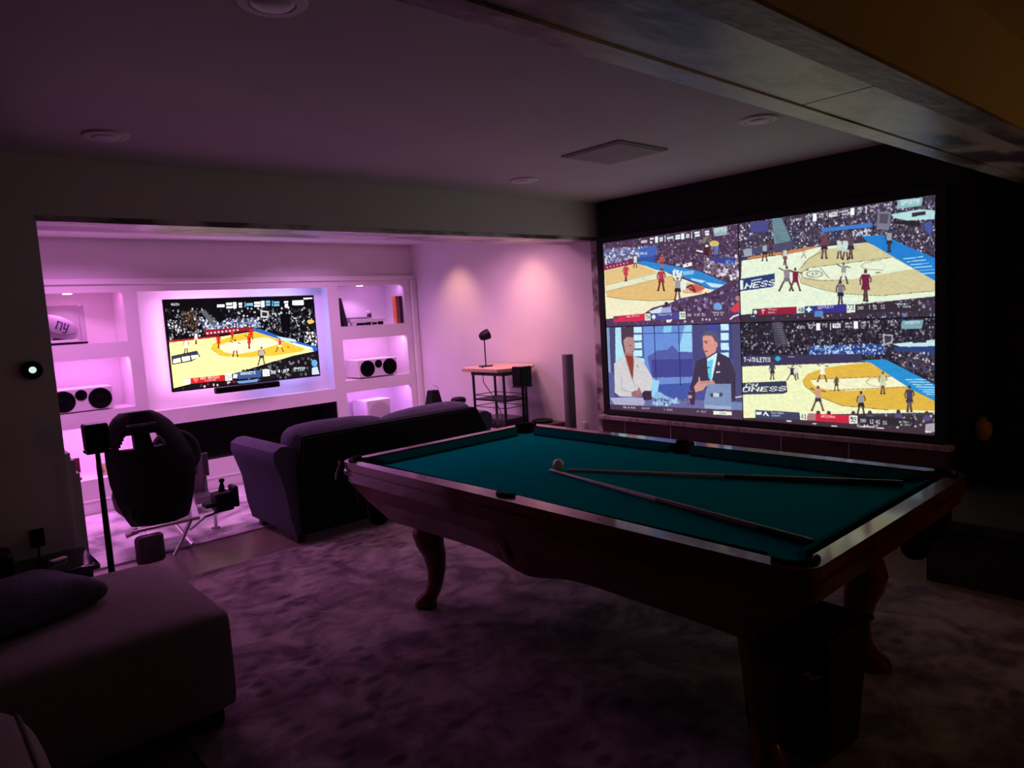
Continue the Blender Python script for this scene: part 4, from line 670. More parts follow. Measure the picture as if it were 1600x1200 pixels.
# black shade and headset at the sofa's far right
e = thing('table_lamp', 'small black tapered lamp with a curved wire beyond the sofa', 'lamp', (4.17, 5.9, 0))
mb = MB(); mb.lathe([(.105, .60), (.06, .80), (.055, .805), (0, .805)], (4.17, 5.9, 0), 4, Matrix.Rotation(PI/4, 4, 'Z')); mb.obj('shade', blackp, e)
mb = MB(); mb.tube([(4.17, 5.9, .01), (4.17, 5.9, .6)], .012).disc((4.17, 5.9, 0), .09, .012, 'z'); mb.obj('stand', blackm, e)
mb = MB(); mb.tube([(4.14, 5.88, .80), (4.13, 5.88, .845), (4.16, 5.88, .86), (4.2, 5.88, .845), (4.23, 5.88, .81)], .004); mb.obj('wire', spkw, e)
mb = MB(); mb.soft((3.78, 4.97, .80), (.12, .10, .05), .024, 5, (0, 0, .008)); tag(mb.obj('folded_cap', blackp, smooth='all'), 'small black cap lying on the right top of the sofa', 'cap')

# ---------------------------------------------------------------- metal desk, lamp, amplifier by the right wall
e = thing('metal_stand', 'black wire-frame stand with a blond wood top by the pink wall', 'stand', (4.42, 5.15, 0))
xs = (4.30, 4.575); ys = (4.94, 5.39)
for x in xs:
    for y in ys: q = MB(); q.box(x-.009, x+.009, y-.009, y+.009, 0, .97); q.obj('leg', blackm, e)
mb = MB(); mb.box(4.285, 4.615, 4.925, 5.405, .962, .998, .003); mb.obj('top_tray', blackm, e)
mb = MB(); mb.box(4.30, 4.60, 4.94, 5.39, .715, .730); mb.obj('shelf', blackm, e)
mb = MB(); mb.box(4.28, 4.62, 4.93, 5.40, .46, .475); mb.obj('shelf', blackm, e)
for z in (.655, .765):
    mb = MB(); [mb.tube([(x, ys[0], z), (x, ys[1], z)], .004, 6) for x in xs]; [mb.tube([(xs[0], y, z), (xs[1], y, z)], .004, 6) for y in ys]; mb.obj('rail', blackm, e)
mb = MB(); mb.poly([(4.22, 4.93, 0), (4.52, 4.80, 0), (4.76, 5.0, 0), (4.74, 5.52, 0), (4.32, 5.53, 0), (4.22, 5.46, 0)], [(0, 1, 2, 3, 4, 5)])
r_ = bmesh.ops.extrude_face_region(mb.bm, geom=mb.bm.faces[:]); bmesh.ops.translate(mb.bm, vec=(0, 0, .035), verts=[v for v in r_['geom'] if isinstance(v, bmesh.types.BMVert)]); bmesh.ops.translate(mb.bm, vec=(0, 0, 1.0), verts=mb.bm.verts)
bmesh.ops.bevel(mb.bm, geom=mb.bm.edges[:], offset=.004, segments=1, affect='EDGES'); tag(mb.obj('wooden_board', boardm), 'blond wood board lying on top of the wire stand', 'board')
e = thing('desk_lamp', 'black spotlight lamp on a thin pole standing on the wood board', 'lamp', (4.42, 5.33, 1.035))
mb = MB(); mb.disc((4.42, 5.33, 1.035), .07, .01, 'z'); mb.obj('base', blackm, e)
mb = MB(); mb.tube([(4.42, 5.33, 1.04), (4.42, 5.33, 1.31)], .006, 8); mb.obj('pole', blackm, e)
mb = MB(); mb.lathe([(0, -.05), (.028, -.045), (.044, -.02), (.05, .015), (.052, .05), (.045, .05), (.04, .02), (0, 0)], (4.42, 5.33, 1.338), 24, Matrix.Rotation(1.25, 4, Vector((.3, 1, 0)))); mb.obj('shade', blackp, e, smooth=True)
mb = MB(); mb.tube([(4.40, 5.3, 1.045), (4.28, 5.22, 1.04), (4.27, 5.2, .9), (4.32, 5.15, .78), (4.38, 5.1, .6), (4.40, 5.08, .48), (4.45, 5.05, .3)], .004, 6); mb.obj('cord', blackp, e)
e = thing('amplifier', 'dark amplifier box on the lowest shelf of the wire stand', 'amplifier', (4.45, 5.15, .475))
mb = MB(); mb.box(4.32, 4.58, 4.96, 5.36, .475, .545, .006); mb.obj('case', mat('dark_grey_metal', (.05, .04, .05), .35), e)
mb = MB(); mb.disc((4.316, 5.05, .51), .018, .006, 'x').box(4.314, 4.32, 5.12, 5.3, .495, .525); mb.obj('front_panel', blackg, e)
# speakers on stands, left and right
def sat(x, y, z, lean, lab1, lab2, s=1.0, base=.17):
    e = thing('speaker_stand', lab1, 'speaker stand', (x, y, 0), 'speaker stands')
    q = MB(); q.lathe([(base*.9, 0), (base*.9, .008), (.03, .02), (.02, .03)], (x, y, .0), 28); q.obj('base', blackm, e, smooth=True)
    q = MB(); q.tube([(x, y, .02), (x, y, .5), (x, y, z-.012)], [.017, .015, .011], 12); q.obj('pole', blackm, e, smooth=True)
    q = MB(); q.box(x-.06*s, x+.06*s, y-.055*s, y+.055*s, z-.014, z, .003); q.obj('top_plate', blackm, e)
    f = thing('satellite_speaker', lab2, 'speaker', (x, y, z), 'satellite speakers')
    q = MB(); w0 = .056*s; q.poly([(x-w0, y-.05*s, z), (x+w0, y-.05*s, z), (x+w0, y+.05*s, z), (x-w0, y+.05*s, z), (x-w0*1.04, y-.052*s, z+.145*s), (x+w0*1.04, y-.052*s, z+.145*s), (x+w0*1.04, y+.052*s, z+.145*s), (x-w0*1.04, y+.052*s, z+.145*s)], [(0, 1, 2, 3), (4, 5, 6, 7), (0, 1, 5, 4), (1, 2, 6, 5), (2, 3, 7, 6), (3, 0, 4, 7)])
    bmesh.ops.recalc_face_normals(q.bm, faces=q.bm.faces[:]); bmesh.ops.bevel(q.bm, geom=q.bm.edges[:], offset=.004, segments=2, affect='EDGES'); q.obj('cabinet', blackp, f)
    q = MB(); q.box(x-w0*.9, x+w0*.9, y-.05*s, y+.05*s, z+.145*s, z+.147*s+.001, .001); q.obj('top_panel', spkw, f)
    q = MB(); q.box(x-w0*.9, x+w0*.9, y+.0525*s, y+.058*s, z+.008, z+.137*s, .002); q.obj('grille', cone, f)
sat(.745, 3.92, 1.0, 0, 'black pole speaker stand behind the ottoman in front of the alcove opening', 'black satellite speaker with a pale top left of the racing seat', .88, .14)
sat(3.672, 4.0, .985, 0, 'black pole speaker stand beyond the far corner of the pool table', 'black satellite speaker before the wire stand and pink wall', 1.0, .13)
e = thing('tower_speaker', 'tall slim grey column speaker against the pink wall', 'speaker', (4.63, 4.42, 0))
mb = MB(); mb.lathe([(.05, .02), (.052, .03), (.052, 1.135), (.048, 1.142), (0, 1.143)], (4.63, 4.42, 0), 28); mb.obj('column', towerm, e, smooth=True)
mb = MB(); mb.disc((4.63, 4.42, 0), .1, .02, 'z'); mb.obj('base', blackm, e)
e = thing('low_cabinet', 'low dark box with a raised lid on the floor by the pink wall', 'cabinet', (4.6, 4.73, 0))
mb = MB(); mb.box(4.48, 4.72, 4.57, 4.89, 0, .50, .006); mb.obj('body', darkwood, e)
mb = MB(); mb.lathe([(.10, 0), (.10, .018), (.095, .022)], (4.6, 4.76, .50), 24); mb.obj('lid', blackp, e, smooth=True)
mb = MB(); mb.box(4.781, XW, 4.36, 4.43, .43, .50, .003); mb.box(4.779, 4.782, 4.38, 4.41, .445, .46).box(4.779, 4.782, 4.38, 4.41, .472, .487); tag(mb.obj('wall_outlet', spkw), 'white outlet on the pink wall right of the column speaker', 'outlet')

# ---------------------------------------------------------------- racing seat and wheel rig
e = thing('racing_seat', 'black racing simulator seat with two shoulder holes seen from behind', 'racing seat', (1.32, 5.2, 0))
def seatrow(z):
    zz = [.24, .30, .42, .55, .68, .80, .88, .95, 1.0, 1.03]; ww = [.19, .215, .25, .275, .278, .255, .225, .19, .145, .10]; cc = [1.345, 1.34, 1.33, 1.325, 1.315, 1.29, 1.275, 1.26, 1.25, 1.245]
    return np.interp(z, zz, ww), np.interp(z, zz, cc)
mb = MB(); nz, nu = 72, 56; G = {}
for side in (0, 1):
    for i in range(nz+1):
        z = .24+(1.03-.24)*i/nz; w_, c_ = seatrow(z)
        for j in range(nu+1):
            u = -1+2*j/nu; y = 5.20-.12*(z-.24)+.10*abs(u)**2.6+(.075 if side else 0)*(1-.3*abs(u)**4)
            zz = z+.010*(1-u*u)*max(0, (z-.9)/.13)
            G[side, i, j] = mb.bm.verts.new((c_+w_*u*(.97 if side else 1), y, zz))
def hole(i, j):
    z = .24+.79*(i+.5)/nz; u = -1+2*(j+.5)/nu; a = abs(u); sg = 1
    u += .14; a = abs(u); return .79 < z < .888 and .22 < a < .58-.15*(z-.79)/.098
for i in range(nz):
    for j in range(nu):
        if hole(i, j): continue
        mb.bm.faces.new((G[0, i, j], G[0, i, j+1], G[0, i+1, j+1], G[0, i+1, j])); mb.bm.faces.new((G[1, i, j], G[1, i+1, j], G[1, i+1, j+1], G[1, i, j+1]))
        for di, dj, a, b in ((0, -1, (i, j), (i+1, j)), (0, 1, (i+1, j+1), (i, j+1)), (-1, 0, (i, j+1), (i, j)), (1, 0, (i+1, j), (i+1, j+1))):
            ni, nj = i+di, j+dj
            if ni < 0 or nj < 0 or ni >= nz or nj >= nu or hole(ni, nj): mb.bm.faces.new((G[0, a[0], a[1]], G[0, b[0], b[1]], G[1, b[0], b[1]], G[1, a[0], a[1]]))
mb.obj('seat_shell', leather, e, smooth=True)
mb = MB(); mb.box(1.15, 1.33, 5.092, 5.107, .945, .962, .003); mb.obj('headrest_badge', mat('worn_grey_print', (.09, .075, .085), .6, ns=60, col2=(.02, .02, .02)), e)
for s_ in (-1, 1):
    q = MB(); q.soft((1.33+s_*.15, 5.46, .36), (.09, .48, .18), .045, 5, (.01, 0, .01), Matrix.Rotation(.12*s_, 4, 'Y')); q.obj('side_bolster', leather, e, smooth='all')
mb = MB(); mb.soft((1.33, 5.45, .30), (.34, .5, .10), .04, 6, (0, 0, .015)); mb.obj('seat_pan', leather, e, smooth='all')
r = thing('simulator_rig', 'chrome tube driving rig with wheel, pedals and shifter around the racing seat', 'driving rig', (1.5, 5.8, 0))
mb = MB(); mb.tube([(1.12, 5.16, .24), (1.56, 5.16, .235)], .014).tube([(1.50, 5.16, .23), (1.42, 5.14, .10), (1.36, 5.12, .02)], .014); mb.tube([(1.27, 5.16, .05), (1.42, 6.5, .05)], .016).tube([(1.50, 5.16, .05), (1.66, 6.5, .05)], .016).tube([(1.42, 6.5, .05), (1.66, 6.5, .05)], .016).tube([(1.42, 6.5, .05), (1.45, 6.05, .5), (1.68, 6.0, .5), (1.66, 6.5, .05)], .016).tube([(1.09, 5.18, .22), (1.16, 5.16, .24)], .02); mb.obj('frame', chrome, r, smooth=True)
mb = MB(); mb.box(1.12, 1.30, 5.08, 5.13, .015, .215, .03, 3); mb.obj('rear_panel', mat('smoked_plastic', (.05, .035, .055), .25, noise=.3), r, smooth=True)
wc = Vector((1.55, 5.50, .67)); ax = Vector((.10, -.93, .35)).normalized(); a1 = ax.cross(Vector((0, 0, 1))).normalized(); a2 = a1.cross(ax)
mb = MB(); mb.tube([wc+(a1*math.cos(t)+a2*math.sin(t))*.15 for t in [2*PI*k/32 for k in range(33)]], .028, 10); mb.obj('steering_wheel', leather, r, smooth=True)
mb = MB(); [mb.tube([wc, wc+(a1*math.cos(t)+a2*math.sin(t))*.15], .012, 6) for t in (0, PI, -PI/2)]; mb.tube([wc, wc-ax*.35], .035, 12); mb.obj('wheel_hub', blackp, r, smooth=True)
mb = MB(); mb.box(1.40, 1.72, 5.85, 6.25, .50, .56, .01); mb.obj('wheel_deck', mat('grey_metal', (.3, .26, .3), .35, metal=.7), r)
mb = MB(); mb.poly([(1.60, 5.52, .56), (1.63, 5.52, .56), (1.74, 5.75, .06), (1.68, 5.72, .06), (1.60, 5.62, .56), (1.63, 5.62, .56), (1.74, 5.85, .06), (1.68, 5.82, .06)], [(0, 1, 2, 3), (4, 5, 6, 7), (0, 1, 5, 4), (1, 2, 6, 5), (2, 3, 7, 6), (3, 0, 4, 7)]); mb.obj('upright', chrome, r)
for k in range(3):
    q = MB(); x = 1.76+k*.085; q.box(x, x+.05, 6.15, 6.17, .36-.02*k, .52, .008).tube([(x+.025, 6.18, .36), (x+.025, 6.3, .14)], .01, 8); q.obj('pedal', mat('brushed_pedal_%d' % k, (.12, .1, .12), .35, metal=.7), r)
mb = MB(); mb.box(1.72, 2.0, 6.12, 6.5, .10, .16, .005).box(1.72, 2.0, 6.3, 6.32, .16, .47); mb.obj('pedal_plate', mat('dull_grey_plate', (.16, .13, .16), .4, metal=.4), r)
mb = MB(); mb.box(1.79, 1.93, 5.48, 5.62, .15, .30, .02, 2).box(1.925, 1.965, 5.47, 5.60, .17, .335, .012).box(1.72, 1.80, 5.5, 5.6, .2, .23); mb.obj('shifter_box', blackp, r)
mb = MB(); mb.tube([(1.86, 5.55, .29), (1.865, 5.54, .37)], [.03, .012], 10).lathe([(0, -.02), (.018, -.012), (.022, 0), (.018, .014), (0, .02)], (1.866, 5.54, .385), 14); mb.obj('shifter_knob', blackp, r, smooth=True)
mb = MB(); mb.tube([(1.56, 5.4, .10), (1.70, 5.5, .14), (1.92, 5.56, .15)], .011).tube([(1.80, 5.55, .15), (1.80, 5.58, .012)], .014).disc((1.80, 5.58, .01), .035, .01, 'z'); mb.obj('side_arm', chrome, r, smooth=True)
# rugs
mb = MB(); mb.box(.42, 4.2, 5.30, 6.95, 0, .012, .004); o = tag(mb.obj('alcove_rug', rug2m), 'pale marbled rug filling the alcove floor in front of the niches', 'rug')
mb = MB(); mb.box(.70, 3.92, -.6, 4.62, 0, .014, .005); tag(mb.obj('area_rug', rugm), 'large faded mottled rug under the pool table', 'rug')

# ---------------------------------------------------------------- pool table
TX0, TX1, TY0, TY1 = 1.80, 3.21, .86, 3.48; TC = ((TX0+TX1)/2, (TY0+TY1)/2)
pt = thing('pool_table', 'mahogany pool table with teal-green cloth and leather pockets', 'pool table', (TC[0], TC[1], 0))
def rrect(x0, x1, y0, y1, r, n=8):
    p = []
    for cx, cy, a0 in ((x1-r, y1-r, 0), (x0+r, y1-r, PI/2), (x0+r, y0+r, PI), (x1-r, y0+r, 3*PI/2)):
        p += [(cx+r*math.cos(a0+PI/2*k/n), cy+r*math.sin(a0+PI/2*k/n)) for k in range(n+1)]
    return p
RW = .095; ix0, ix1, iy0, iy1 = TX0+RW, TX1-RW, TY0+RW, TY1-RW; pr = .062
def inner():   # inner edge of the wooden rail, bulging out round the six pockets (counter-clockwise)
    P = []; ym = TC[1]
    def arc(cx, cy, a0, a1, r, n=10): return [(cx+r*math.cos(a0+(a1-a0)*k/n), cy+r*math.sin(a0+(a1-a0)*k/n)) for k in range(n+1)]
    d = .012; g = .06
    P += arc(ix1+.0, iy0+.0, -PI*.80, PI*.30, pr)      # right near corner
    P += arc(ix1-.005, ym, -PI*.42, PI*.42, .052)
    P += arc(ix1, iy1, -PI*.30, PI*.80, pr)
    P += arc(ix0, iy1, PI*.20, PI*1.30, pr)
    P += arc(ix0+.005, ym, PI*.58, PI*1.42, .052)
    P += arc(ix0, iy0, PI*.70, PI*1.80, pr)
    return P
mb = MB(); mb.prism(rrect(TX0, TX1, TY0, TY1, .085), [inner()], .765, .80)
mb.prism(rrect(TX0+.004, TX1-.004, TY0+.004, TY1-.004, .082), [rrect(ix0-.03, ix1+.03, iy0-.03, iy1+.03, .03)], .752, .765)
mb.prism(rrect(TX0-.006, TX1+.006, TY0-.006, TY1+.006, .09), [rrect(ix0-.03, ix1+.03, iy0-.03, iy1+.03, .03)], .735, .752)
mb.prism(rrect(TX0+.012, TX1-.012, TY0+.012, TY1-.012, .08), [rrect(ix0-.03, ix1+.03, iy0-.03, iy1+.03, .03)], .69, .735)
mb.obj('rail', mahog, pt, smooth=True)
# cabinet aprons: long ones with a drop at the centre, short ones arched
A = .075; ax0, ax1, ay0, ay1 = TX0+A, TX1-A, TY0+A+.02, TY1-A-.02
def apron(a, b, z0, dip, flat):
    p = [(a, .70), (a, z0-.02)]; n = 24
    for k in range(n+1):
        t = k/n; z = z0+dip*math.exp(-((t-.5)/.09)**2)*-1+flat*math.sin(PI*min(1, max(0, t)))**.5; p.append((a+.12+(b-a-.24)*t, z))
    return p+[(b, z0-.02), (b, .70)]
def slanted_apron(t0, t1, b0, b1, ins, dip, arch):
    q = MB(); n = 28; V = []
    for k in range(n+1):
        t = k/n; e = min(1, t/.06, (1-t)/.06)
        z = .495-dip*math.exp(-((t-.5)/.085)**2)+arch*math.sin(PI*t)**.6*e
        T = Vector(t0).lerp(Vector(t1), t); B = Vector(b0).lerp(Vector(b1), t); B.z = z
        off = Vector(ins)*.022; V.append([q.bm.verts.new(p) for p in (T, T.lerp(B, .45)-off*.5, B, B+off, T+off)])
    for a_, b_ in zip(V, V[1:]):
        for k in range(5): q.bm.faces.new((a_[k], a_[(k+1) % 5], b_[(k+1) % 5], b_[k]))
    q.bm.faces.new(V[0]); q.bm.faces.new(V[-1][::-1]); return q.obj('apron', mahog, pt)
tx0, tx1, ty0, ty1, bx0, bx1, by0, by1 = TX0+.03, TX1-.03, TY0+.03, TY1-.03, TX0+.10, TX1-.10, TY0+.22, TY1-.34
slanted_apron((tx0, ty0, .69), (tx0, ty1, .69), (bx0, by0, .5), (bx0, by1, .5), (1, 0, 0), .05, .012)
slanted_apron((tx1, ty0, .69), (tx1, ty1, .69), (bx1, by0, .5), (bx1, by1, .5), (-1, 0, 0), .05, .012)
slanted_apron((tx0, ty0, .69), (tx1, ty0, .69), (bx0, by0, .5), (bx1, by0, .5), (0, 1, 0), 0, .035)
slanted_apron((tx0, ty1, .69), (tx1, ty1, .69), (bx0, by1, .5), (bx1, by1, .5), (0, -1, 0), 0, .035)
mb = MB(); mb.box(ax0+.03, ax1-.03, ay0+.03, ay1-.03, .60, .73); mb.obj('slate_support', darkwood, pt)
mb = MB(); mb.box(ix0-.02, ix1+.02, iy0-.02, iy1+.02, .733, .756); mb.obj('bed_cloth', felt, pt)
# cushions
feltc = mat('shaded_cushion_felt', (.0, .13, .11), 1, noise=.1, ns=60, spec=0)  # table felt darkened, so the shade on the cushions is in the colour
def cushion(p, q_, nx, ny, c0=.05, c1=.05):
    p = Vector((*p, 0)); q_ = Vector((*q_, 0)); n = Vector((nx, ny, 0)); d = (q_-p).normalized(); b = MB()
    sec = [(-.004, .756), (.036, .756), (.052, .764), (.051, .770), (-.004, .7985)]; V = []
    for base, s_ in ((p, 1), (q_, -1)): V.append([b.bm.verts.new(base+d*s_*(max(0, o)*(c0 if s_ > 0 else c1)/.05)+n*o+Vector((0, 0, z))) for o, z in sec])
    for k in range(5): b.bm.faces.new((V[0][k], V[0][(k+1) % 5], V[1][(k+1) % 5], V[1][k]))
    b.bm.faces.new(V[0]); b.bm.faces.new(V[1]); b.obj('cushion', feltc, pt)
c = .075; ym = TC[1]
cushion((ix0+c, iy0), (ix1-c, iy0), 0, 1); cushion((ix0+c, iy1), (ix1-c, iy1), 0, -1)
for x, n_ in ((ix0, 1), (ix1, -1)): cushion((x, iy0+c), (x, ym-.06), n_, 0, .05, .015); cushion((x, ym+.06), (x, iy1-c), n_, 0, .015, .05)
# pockets
k = 0
for px, py, dx, dy in ((ix0, iy0, -1, -1), (ix1, iy0, 1, -1), (ix0, iy1, -1, 1), (ix1, iy1, 1, 1), (ix0, ym, -1, 0), (ix1, ym, 1, 0)):
    q = MB(); q.lathe([(.052, .762), (.050, .70), (.047, .62), (.040, .56), (.02, .53), (0, .525), (0, .53), (.017, .536), (.034, .56), (.042, .62), (.045, .70), (.047, .762)], (px+dx*.004, py+dy*.004, 0), 20)
    po = q.obj('pocket', leather, pt, smooth=True)
    q = MB(); a0 = math.atan2(dy, dx); sp = 1.2 if dy else 1.1; rr = pr if dy else .052
    q.tube([(px+math.cos(a0+sp*(-1+2*i/12))*(rr+.004), py+math.sin(a0+sp*(-1+2*i/12))*(rr+.004), .803) for i in range(13)], .011, 8); q.obj('pocket_rim', leather, po, smooth=True)
    ox, oy = (TX0-.012 if dx < 0 else TX1+.012), 0
    q = MB()   # leather shield and netted basket hanging outside the apron
    bx, by = px-dx*(.03 if dy else .085), py-dy*.07
    q.lathe([(.054, .70), (.058, .60), (.060, .52), (.05, .465), (.03, .445), (0, .44)], (bx, by, 0), 18); sh = q.obj('pocket_basket', leather, po, smooth=True)
    if k == 0:
        for a in (-2.2, -1.75, -2.6): q = MB(); q.lathe([(0, 0), (.009, .002), (.009, .007), (0, .01)], (TX0+.075+.03*math.cos(a), TY0+.075+.04*math.sin(a)-.02, .47+.01*(a < -2.4)), 10); q.obj('brass_stud', brass, po)
    k += 1
for s_ in range(2):   # fringe strands at the far left corner
    q = MB(); q.tube([(TX0-.004, TY1-.03+.015*s_, .80), (TX0-.016, TY1-.04, .78), (TX0-.03, TY1-.03+.01*s_, .74), (TX0-.05, TY1-.05, .71)], .005, 6); q.obj('leather_tassel', mat('worn_leather_%d' % s_, (.30, .22, .24), .5), pt, smooth=True)
for y in (1.35, 1.65, 2.7, 3.0):
    for x in (TX0+.045, TX1-.045): q = MB(); q.disc((x, y, .7995), .006, .0015, 'z', 12); q.obj('rail_sight', cream, pt)
# cabriole legs
def leg(x, y, dx, dy):
    q = MB(); secs = [(0, .06, .050), (.012, .07, .056), (.045, .062, .053), (.075, .036, .046), (.13, .012, .043), (.20, .002, .049), (.28, .008, .062), (.34, .028, .076), (.40, .036, .083), (.45, .024, .080), (.50, 0, .078), (.60, 0, .075)]
    rings = []
    for z, o, r_ in secs:
        ring = []
        for k in range(14):
            a = 2*PI*k/14; ca, sa = math.cos(a), math.sin(a); m_ = max(abs(ca), abs(sa)); f = .8+.2/m_ if z > .4 else 1
            foot = 1.15 if z < .06 and (ca*dx+sa*dy) > .5 else 1
            ring.append(q.bm.verts.new((x+dx*o*.707+r_*ca*f*foot, y+dy*o*.707+r_*sa*f*foot, z+.014)))
        rings.append(ring)
    for a, b in zip(rings, rings[1:]):
        for k in range(14): q.bm.faces.new((a[k], a[(k+1) % 14], b[(k+1) % 14], b[k]))
    q.bm.faces.new(rings[0][::-1]); q.bm.faces.new(rings[-1]); return q.obj('leg', mahog, pt, smooth='all')
leg(2.075, 1.16, -1, -1); leg(2.84, 1.16, 1, -1); leg(2.08, 3.02, -1, 1); leg(2.96, 3.08, 1, 1)
# balls and cues
mb = MB(); bmesh.ops.create_uvsphere(mb.bm, u_segments=28, v_segments=16, radius=.0286); bmesh.ops.translate(mb.bm, vec=(2.44, 2.43, .7848), verts=mb.bm.verts); tag(mb.obj('cue_ball', cream, smooth='all'), 'ivory cue ball resting where the two cue tips meet', 'ball')
def cue(tip, butt, label):
    e = thing('pool_cue', label, 'cue', tip, 'cues on the pool table'); a, b = Vector(tip), Vector(butt)
    def at(t): return a+(b-a)*t
    q = MB(); q.tube([at(.012), at(.30), at(.52)], [.0065, .0085, .0105], 12); q.obj('shaft', mat('maple', (.62, .50, .40), .35, coat=.3), e, smooth=True)
    q = MB(); q.tube([at(0), at(.012)], [.0055, .0065], 10); q.obj('tip', spkw, e)
    q = MB(); q.tube([at(.52), at(.70), at(.86)], [.0105, .0125, .0135], 12); q.obj('forearm', mat('dark_stain', (.10, .045, .02), .3, coat=.4), e, smooth=True)
    q = MB(); q.tube([at(.86), at(.985), at(1)], [.0137, .0148, .013], 12); q.obj('butt', blackg, e, smooth=True)
cue((2.405, 2.455, .763), (2.115, 1.0, .772), 'pool cue pointing at the camera end, butt near the corner pocket')
cue((2.455, 2.385, .763), (3.0, 1.04, .772), 'pool cue lying across toward the far right corner of the table')
# storage bin below the near end
e = thing('storage_bin', 'black fabric bin on the rug under the near end of the table', 'bin', (2.25, 1.1, .014))
mb = MB()
mb.poly([(2.12, .98, .014), (2.36, .955, .014), (2.38, 1.25, .014), (2.12, 1.25, .014), (2.10, .96, .46), (2.40, .93, .46), (2.42, 1.28, .46), (2.10, 1.28, .46)], [(0, 1, 2, 3), (4, 5, 6, 7), (0, 1, 5, 4), (1, 2, 6, 5), (2, 3, 7, 6), (3, 0, 4, 7)])
bmesh.ops.bevel(mb.bm, geom=mb.bm.edges[:], offset=.02, segments=3, affect='EDGES'); mb.obj('body', mat('black_canvas', (.010, .009, .009), .95), e, smooth=True)
mb = MB(); mb.tube([(2.10, .96, .45), (2.40, .93, .45), (2.42, 1.28, .45), (2.10, 1.28, .45), (2.10, .96, .45)], .008, 8); mb.obj('rim', blackp, e)

# ---------------------------------------------------------------- low cabinets under the screen
e = thing('low_media_cabinet', 'long dark low cabinet with a pale edge below the big screen', 'cabinet', (4.73, 2.75, 0))
mb = MB(); mb.box(4.68, 4.765, 1.362, 4.135, .565, .598, .003); mb.obj('top', trimwood, e)
mb = MB(); mb.box(4.705, 4.765, 1.37, 4.10, 0, .565); mb.obj('body', darkwood, e)
yy = [4.10, 3.84, 3.37, 2.90, 2.43, 1.96, 1.37]
for a, b in zip(yy, yy[1:]): q = MB(); q.box(4.692, 4.705, b+.006, a-.006, .05, .560, .003); q.obj('door', darkwood, e)
for a in yy[1:-1]: q = MB(); q.box(4.690, 4.705, a-.004, a+.004, .05, .560); q.obj('stile', trimwood, e)
mb = MB(); mb.lathe([(.03, 0), (.05, .03), (.055, .07), (.045, .11), (.02, .125), (.022, .14), (0, .14)], (4.99, 1.28, .60), 20); 
v_ = thing('round_jar', 'small tan round jar in the dark right of the big screen', 'jar', (4.99, 1.28, .60)); mb.obj('body', tan, v_, smooth=True)
mb = MB(); mb.box(4.80, 5.2, 1.05, 1.32, .36, .60, .005); tag(mb.obj('black_plinth', blackp), 'black plinth in the dark corner right of the screen carrying the jar', 'plinth')

# ---------------------------------------------------------------- left foreground
e = thing('ottoman', 'large taupe upholstered ottoman in the left foreground', 'ottoman', (.1, 3.15, .014))
mb = MB(); mb.soft((.05, 3.16, .28), (1.70, .92, .40), .05, 9, (.015, .015, .03)); mb.obj('body', ottom, e, smooth='all')
mb = MB(); mb.box(-.72, .85, 2.76, 3.56, .02, .10); mb.obj('plinth', black, e)
mb = MB(); mb.tube([(.885, 2.74, .44), (.895, 3.1, .445), (.885, 3.58, .44)], .006, 8); mb.obj('piping', mat('dark_piping', (.10, .08, .09), .9), e, smooth=True)
for x in (-.65, .78): 
    for y in (2.79, 3.50): q = MB(); q.box(x, x+.05, y, y+.05, .014, .1); q.obj('foot', darkwood, e)
mb = MB(); mb.soft((0, 0, 0), (.60, .40, .12), .058, 9, (.03, .03, .05))
for v in mb.bm.verts: v.co.z += .012*math.sin(v.co.x*22)*math.cos(v.co.y*17); v.co.z *= 1-.55*(abs(v.co.x)/.34)**3
bmesh.ops.transform(mb.bm, matrix=Matrix.Translation((.24, 3.22, .545)) @ Matrix.Rotation(.35, 4, 'Z'), verts=mb.bm.verts)
tag(mb.obj('throw_pillow', navy, smooth='all'), 'crumpled navy throw pillow on the ottoman', 'pillow')
e = thing('side_table', 'low glossy black table against the left wall behind the ottoman', 'table', (.1, 3.9, 0))
mb = MB(); mb.soft((.04, 3.93, .475), (1.26, .40, .035), .015, 8); mb.obj('table_top', blackg, e, smooth='all')
for x in (-.55, .60):
    for y in (3.78, 4.05): q = MB(); q.box(x, x+.04, y, y+.04, 0, .46); q.obj('leg', blackm, e)
mb = MB(); mb.box(-.55, .64, 3.77, 3.79, .2, .457); mb.obj('front_panel', blackg, e)
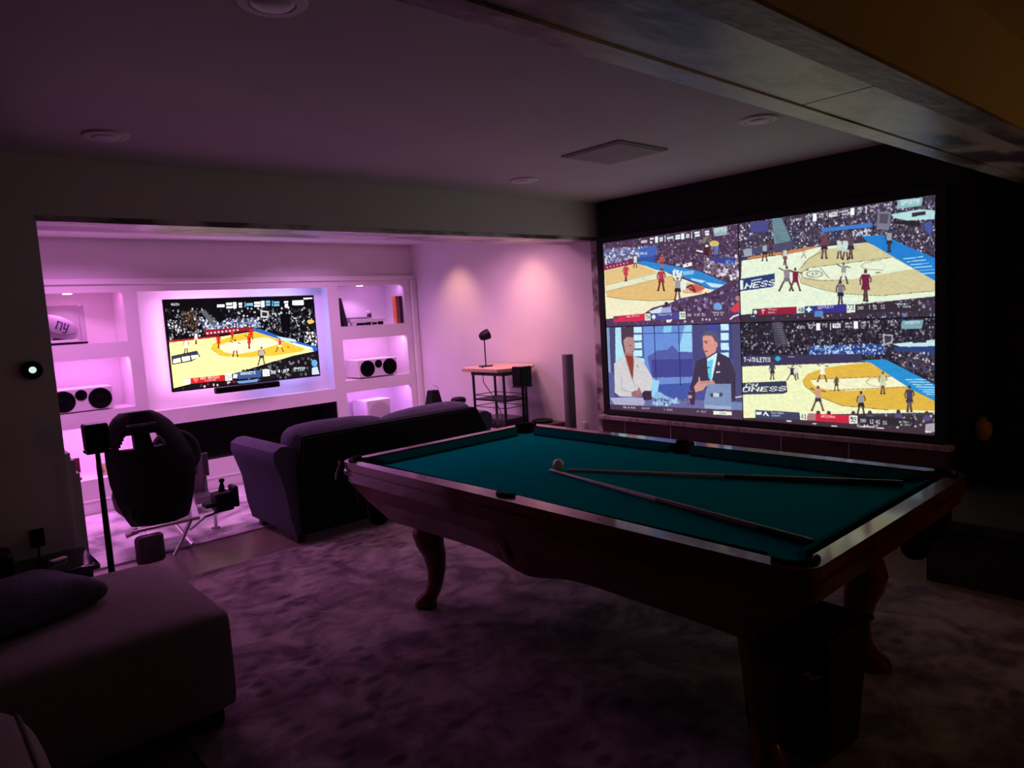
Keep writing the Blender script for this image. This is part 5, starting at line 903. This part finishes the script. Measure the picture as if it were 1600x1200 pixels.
mb = MB(); mb.soft((.53, 3.93, .5), (.075, .03, .015), .006, 3, (0, 0, 0), Matrix.Rotation(.4, 4, 'Z')); tag(mb.obj('remote_control', spkw, smooth='all'), 'tiny pale remote lying on the low black table', 'remote')
mb = MB(); mb.soft((.22, 3.98, .54), (.28, .2, .095), .02, 4); tag(mb.obj('black_case', blackp, smooth='all'), 'soft black case on the left end of the low black table', 'case')
e = thing('wall_outlet', 'dark outlet with a hanging cord on the left wall', 'outlet', (.482, 4.15, .57))
mb = MB(); mb.box(.455, .515, 4.142, 4.15, .53, .62, .002); mb.obj('plate', blackp, e)
mb = MB(); mb.tube([(.485, 4.135, .56), (.48, 4.125, .50), (.47, 4.125, .42)], .005, 6).box(.472, .50, 4.11, 4.142, .55, .585, .003); mb.obj('cord', blackp, e)
e = thing('wall_controller', 'small round black wall controller with a bright reflection on its face on the left wall', 'thermostat', (.55, 4.15, 1.405))
mb = MB(); mb.lathe([(.046, 0), (.046, .016), (.042, .022), (0, .023)], (.55, 4.15, 1.405), 32, Matrix.Rotation(PI/2, 4, 'X')); mb.obj('ring', blackg, e, smooth=True)
mb = MB(); mb.disc((.551, 4.1265, 1.407), .016, .001, 'y', 24); mb.obj('display', emat('reflection_glow', (.72, .95, .88), .9), e)  # emissive disc standing in for the bright reflection on the black face
# rounded armchair end in the lower left corner
e = thing('armchair', 'rounded taupe armchair with dark piping at the lower left corner', 'armchair', (-.25, 1.7, .014))
mb = MB(); mb.soft((-.165, 1.77, .36), (.72, .84, .64), .15, 9, (.0, .01, .02)); mb.obj('arm', ottom, e, smooth='all')
mb = MB(); pts = []
for t in range(9): a = PI/2*t/8; pts.append((.155, 2.04+.108*math.cos(a), .53+.108*math.sin(a)))
mb.tube([(.155, 2.148, .10)]+pts+[(.155, 1.45, .642)], .006, 8); mb.obj('piping', mat('chair_piping', (.12, .10, .10), .9), e, smooth=True)
mb = MB(); mb.box(-.50, .08, 1.36, 2.0, .014, .07); mb.obj('plinth', black, e)
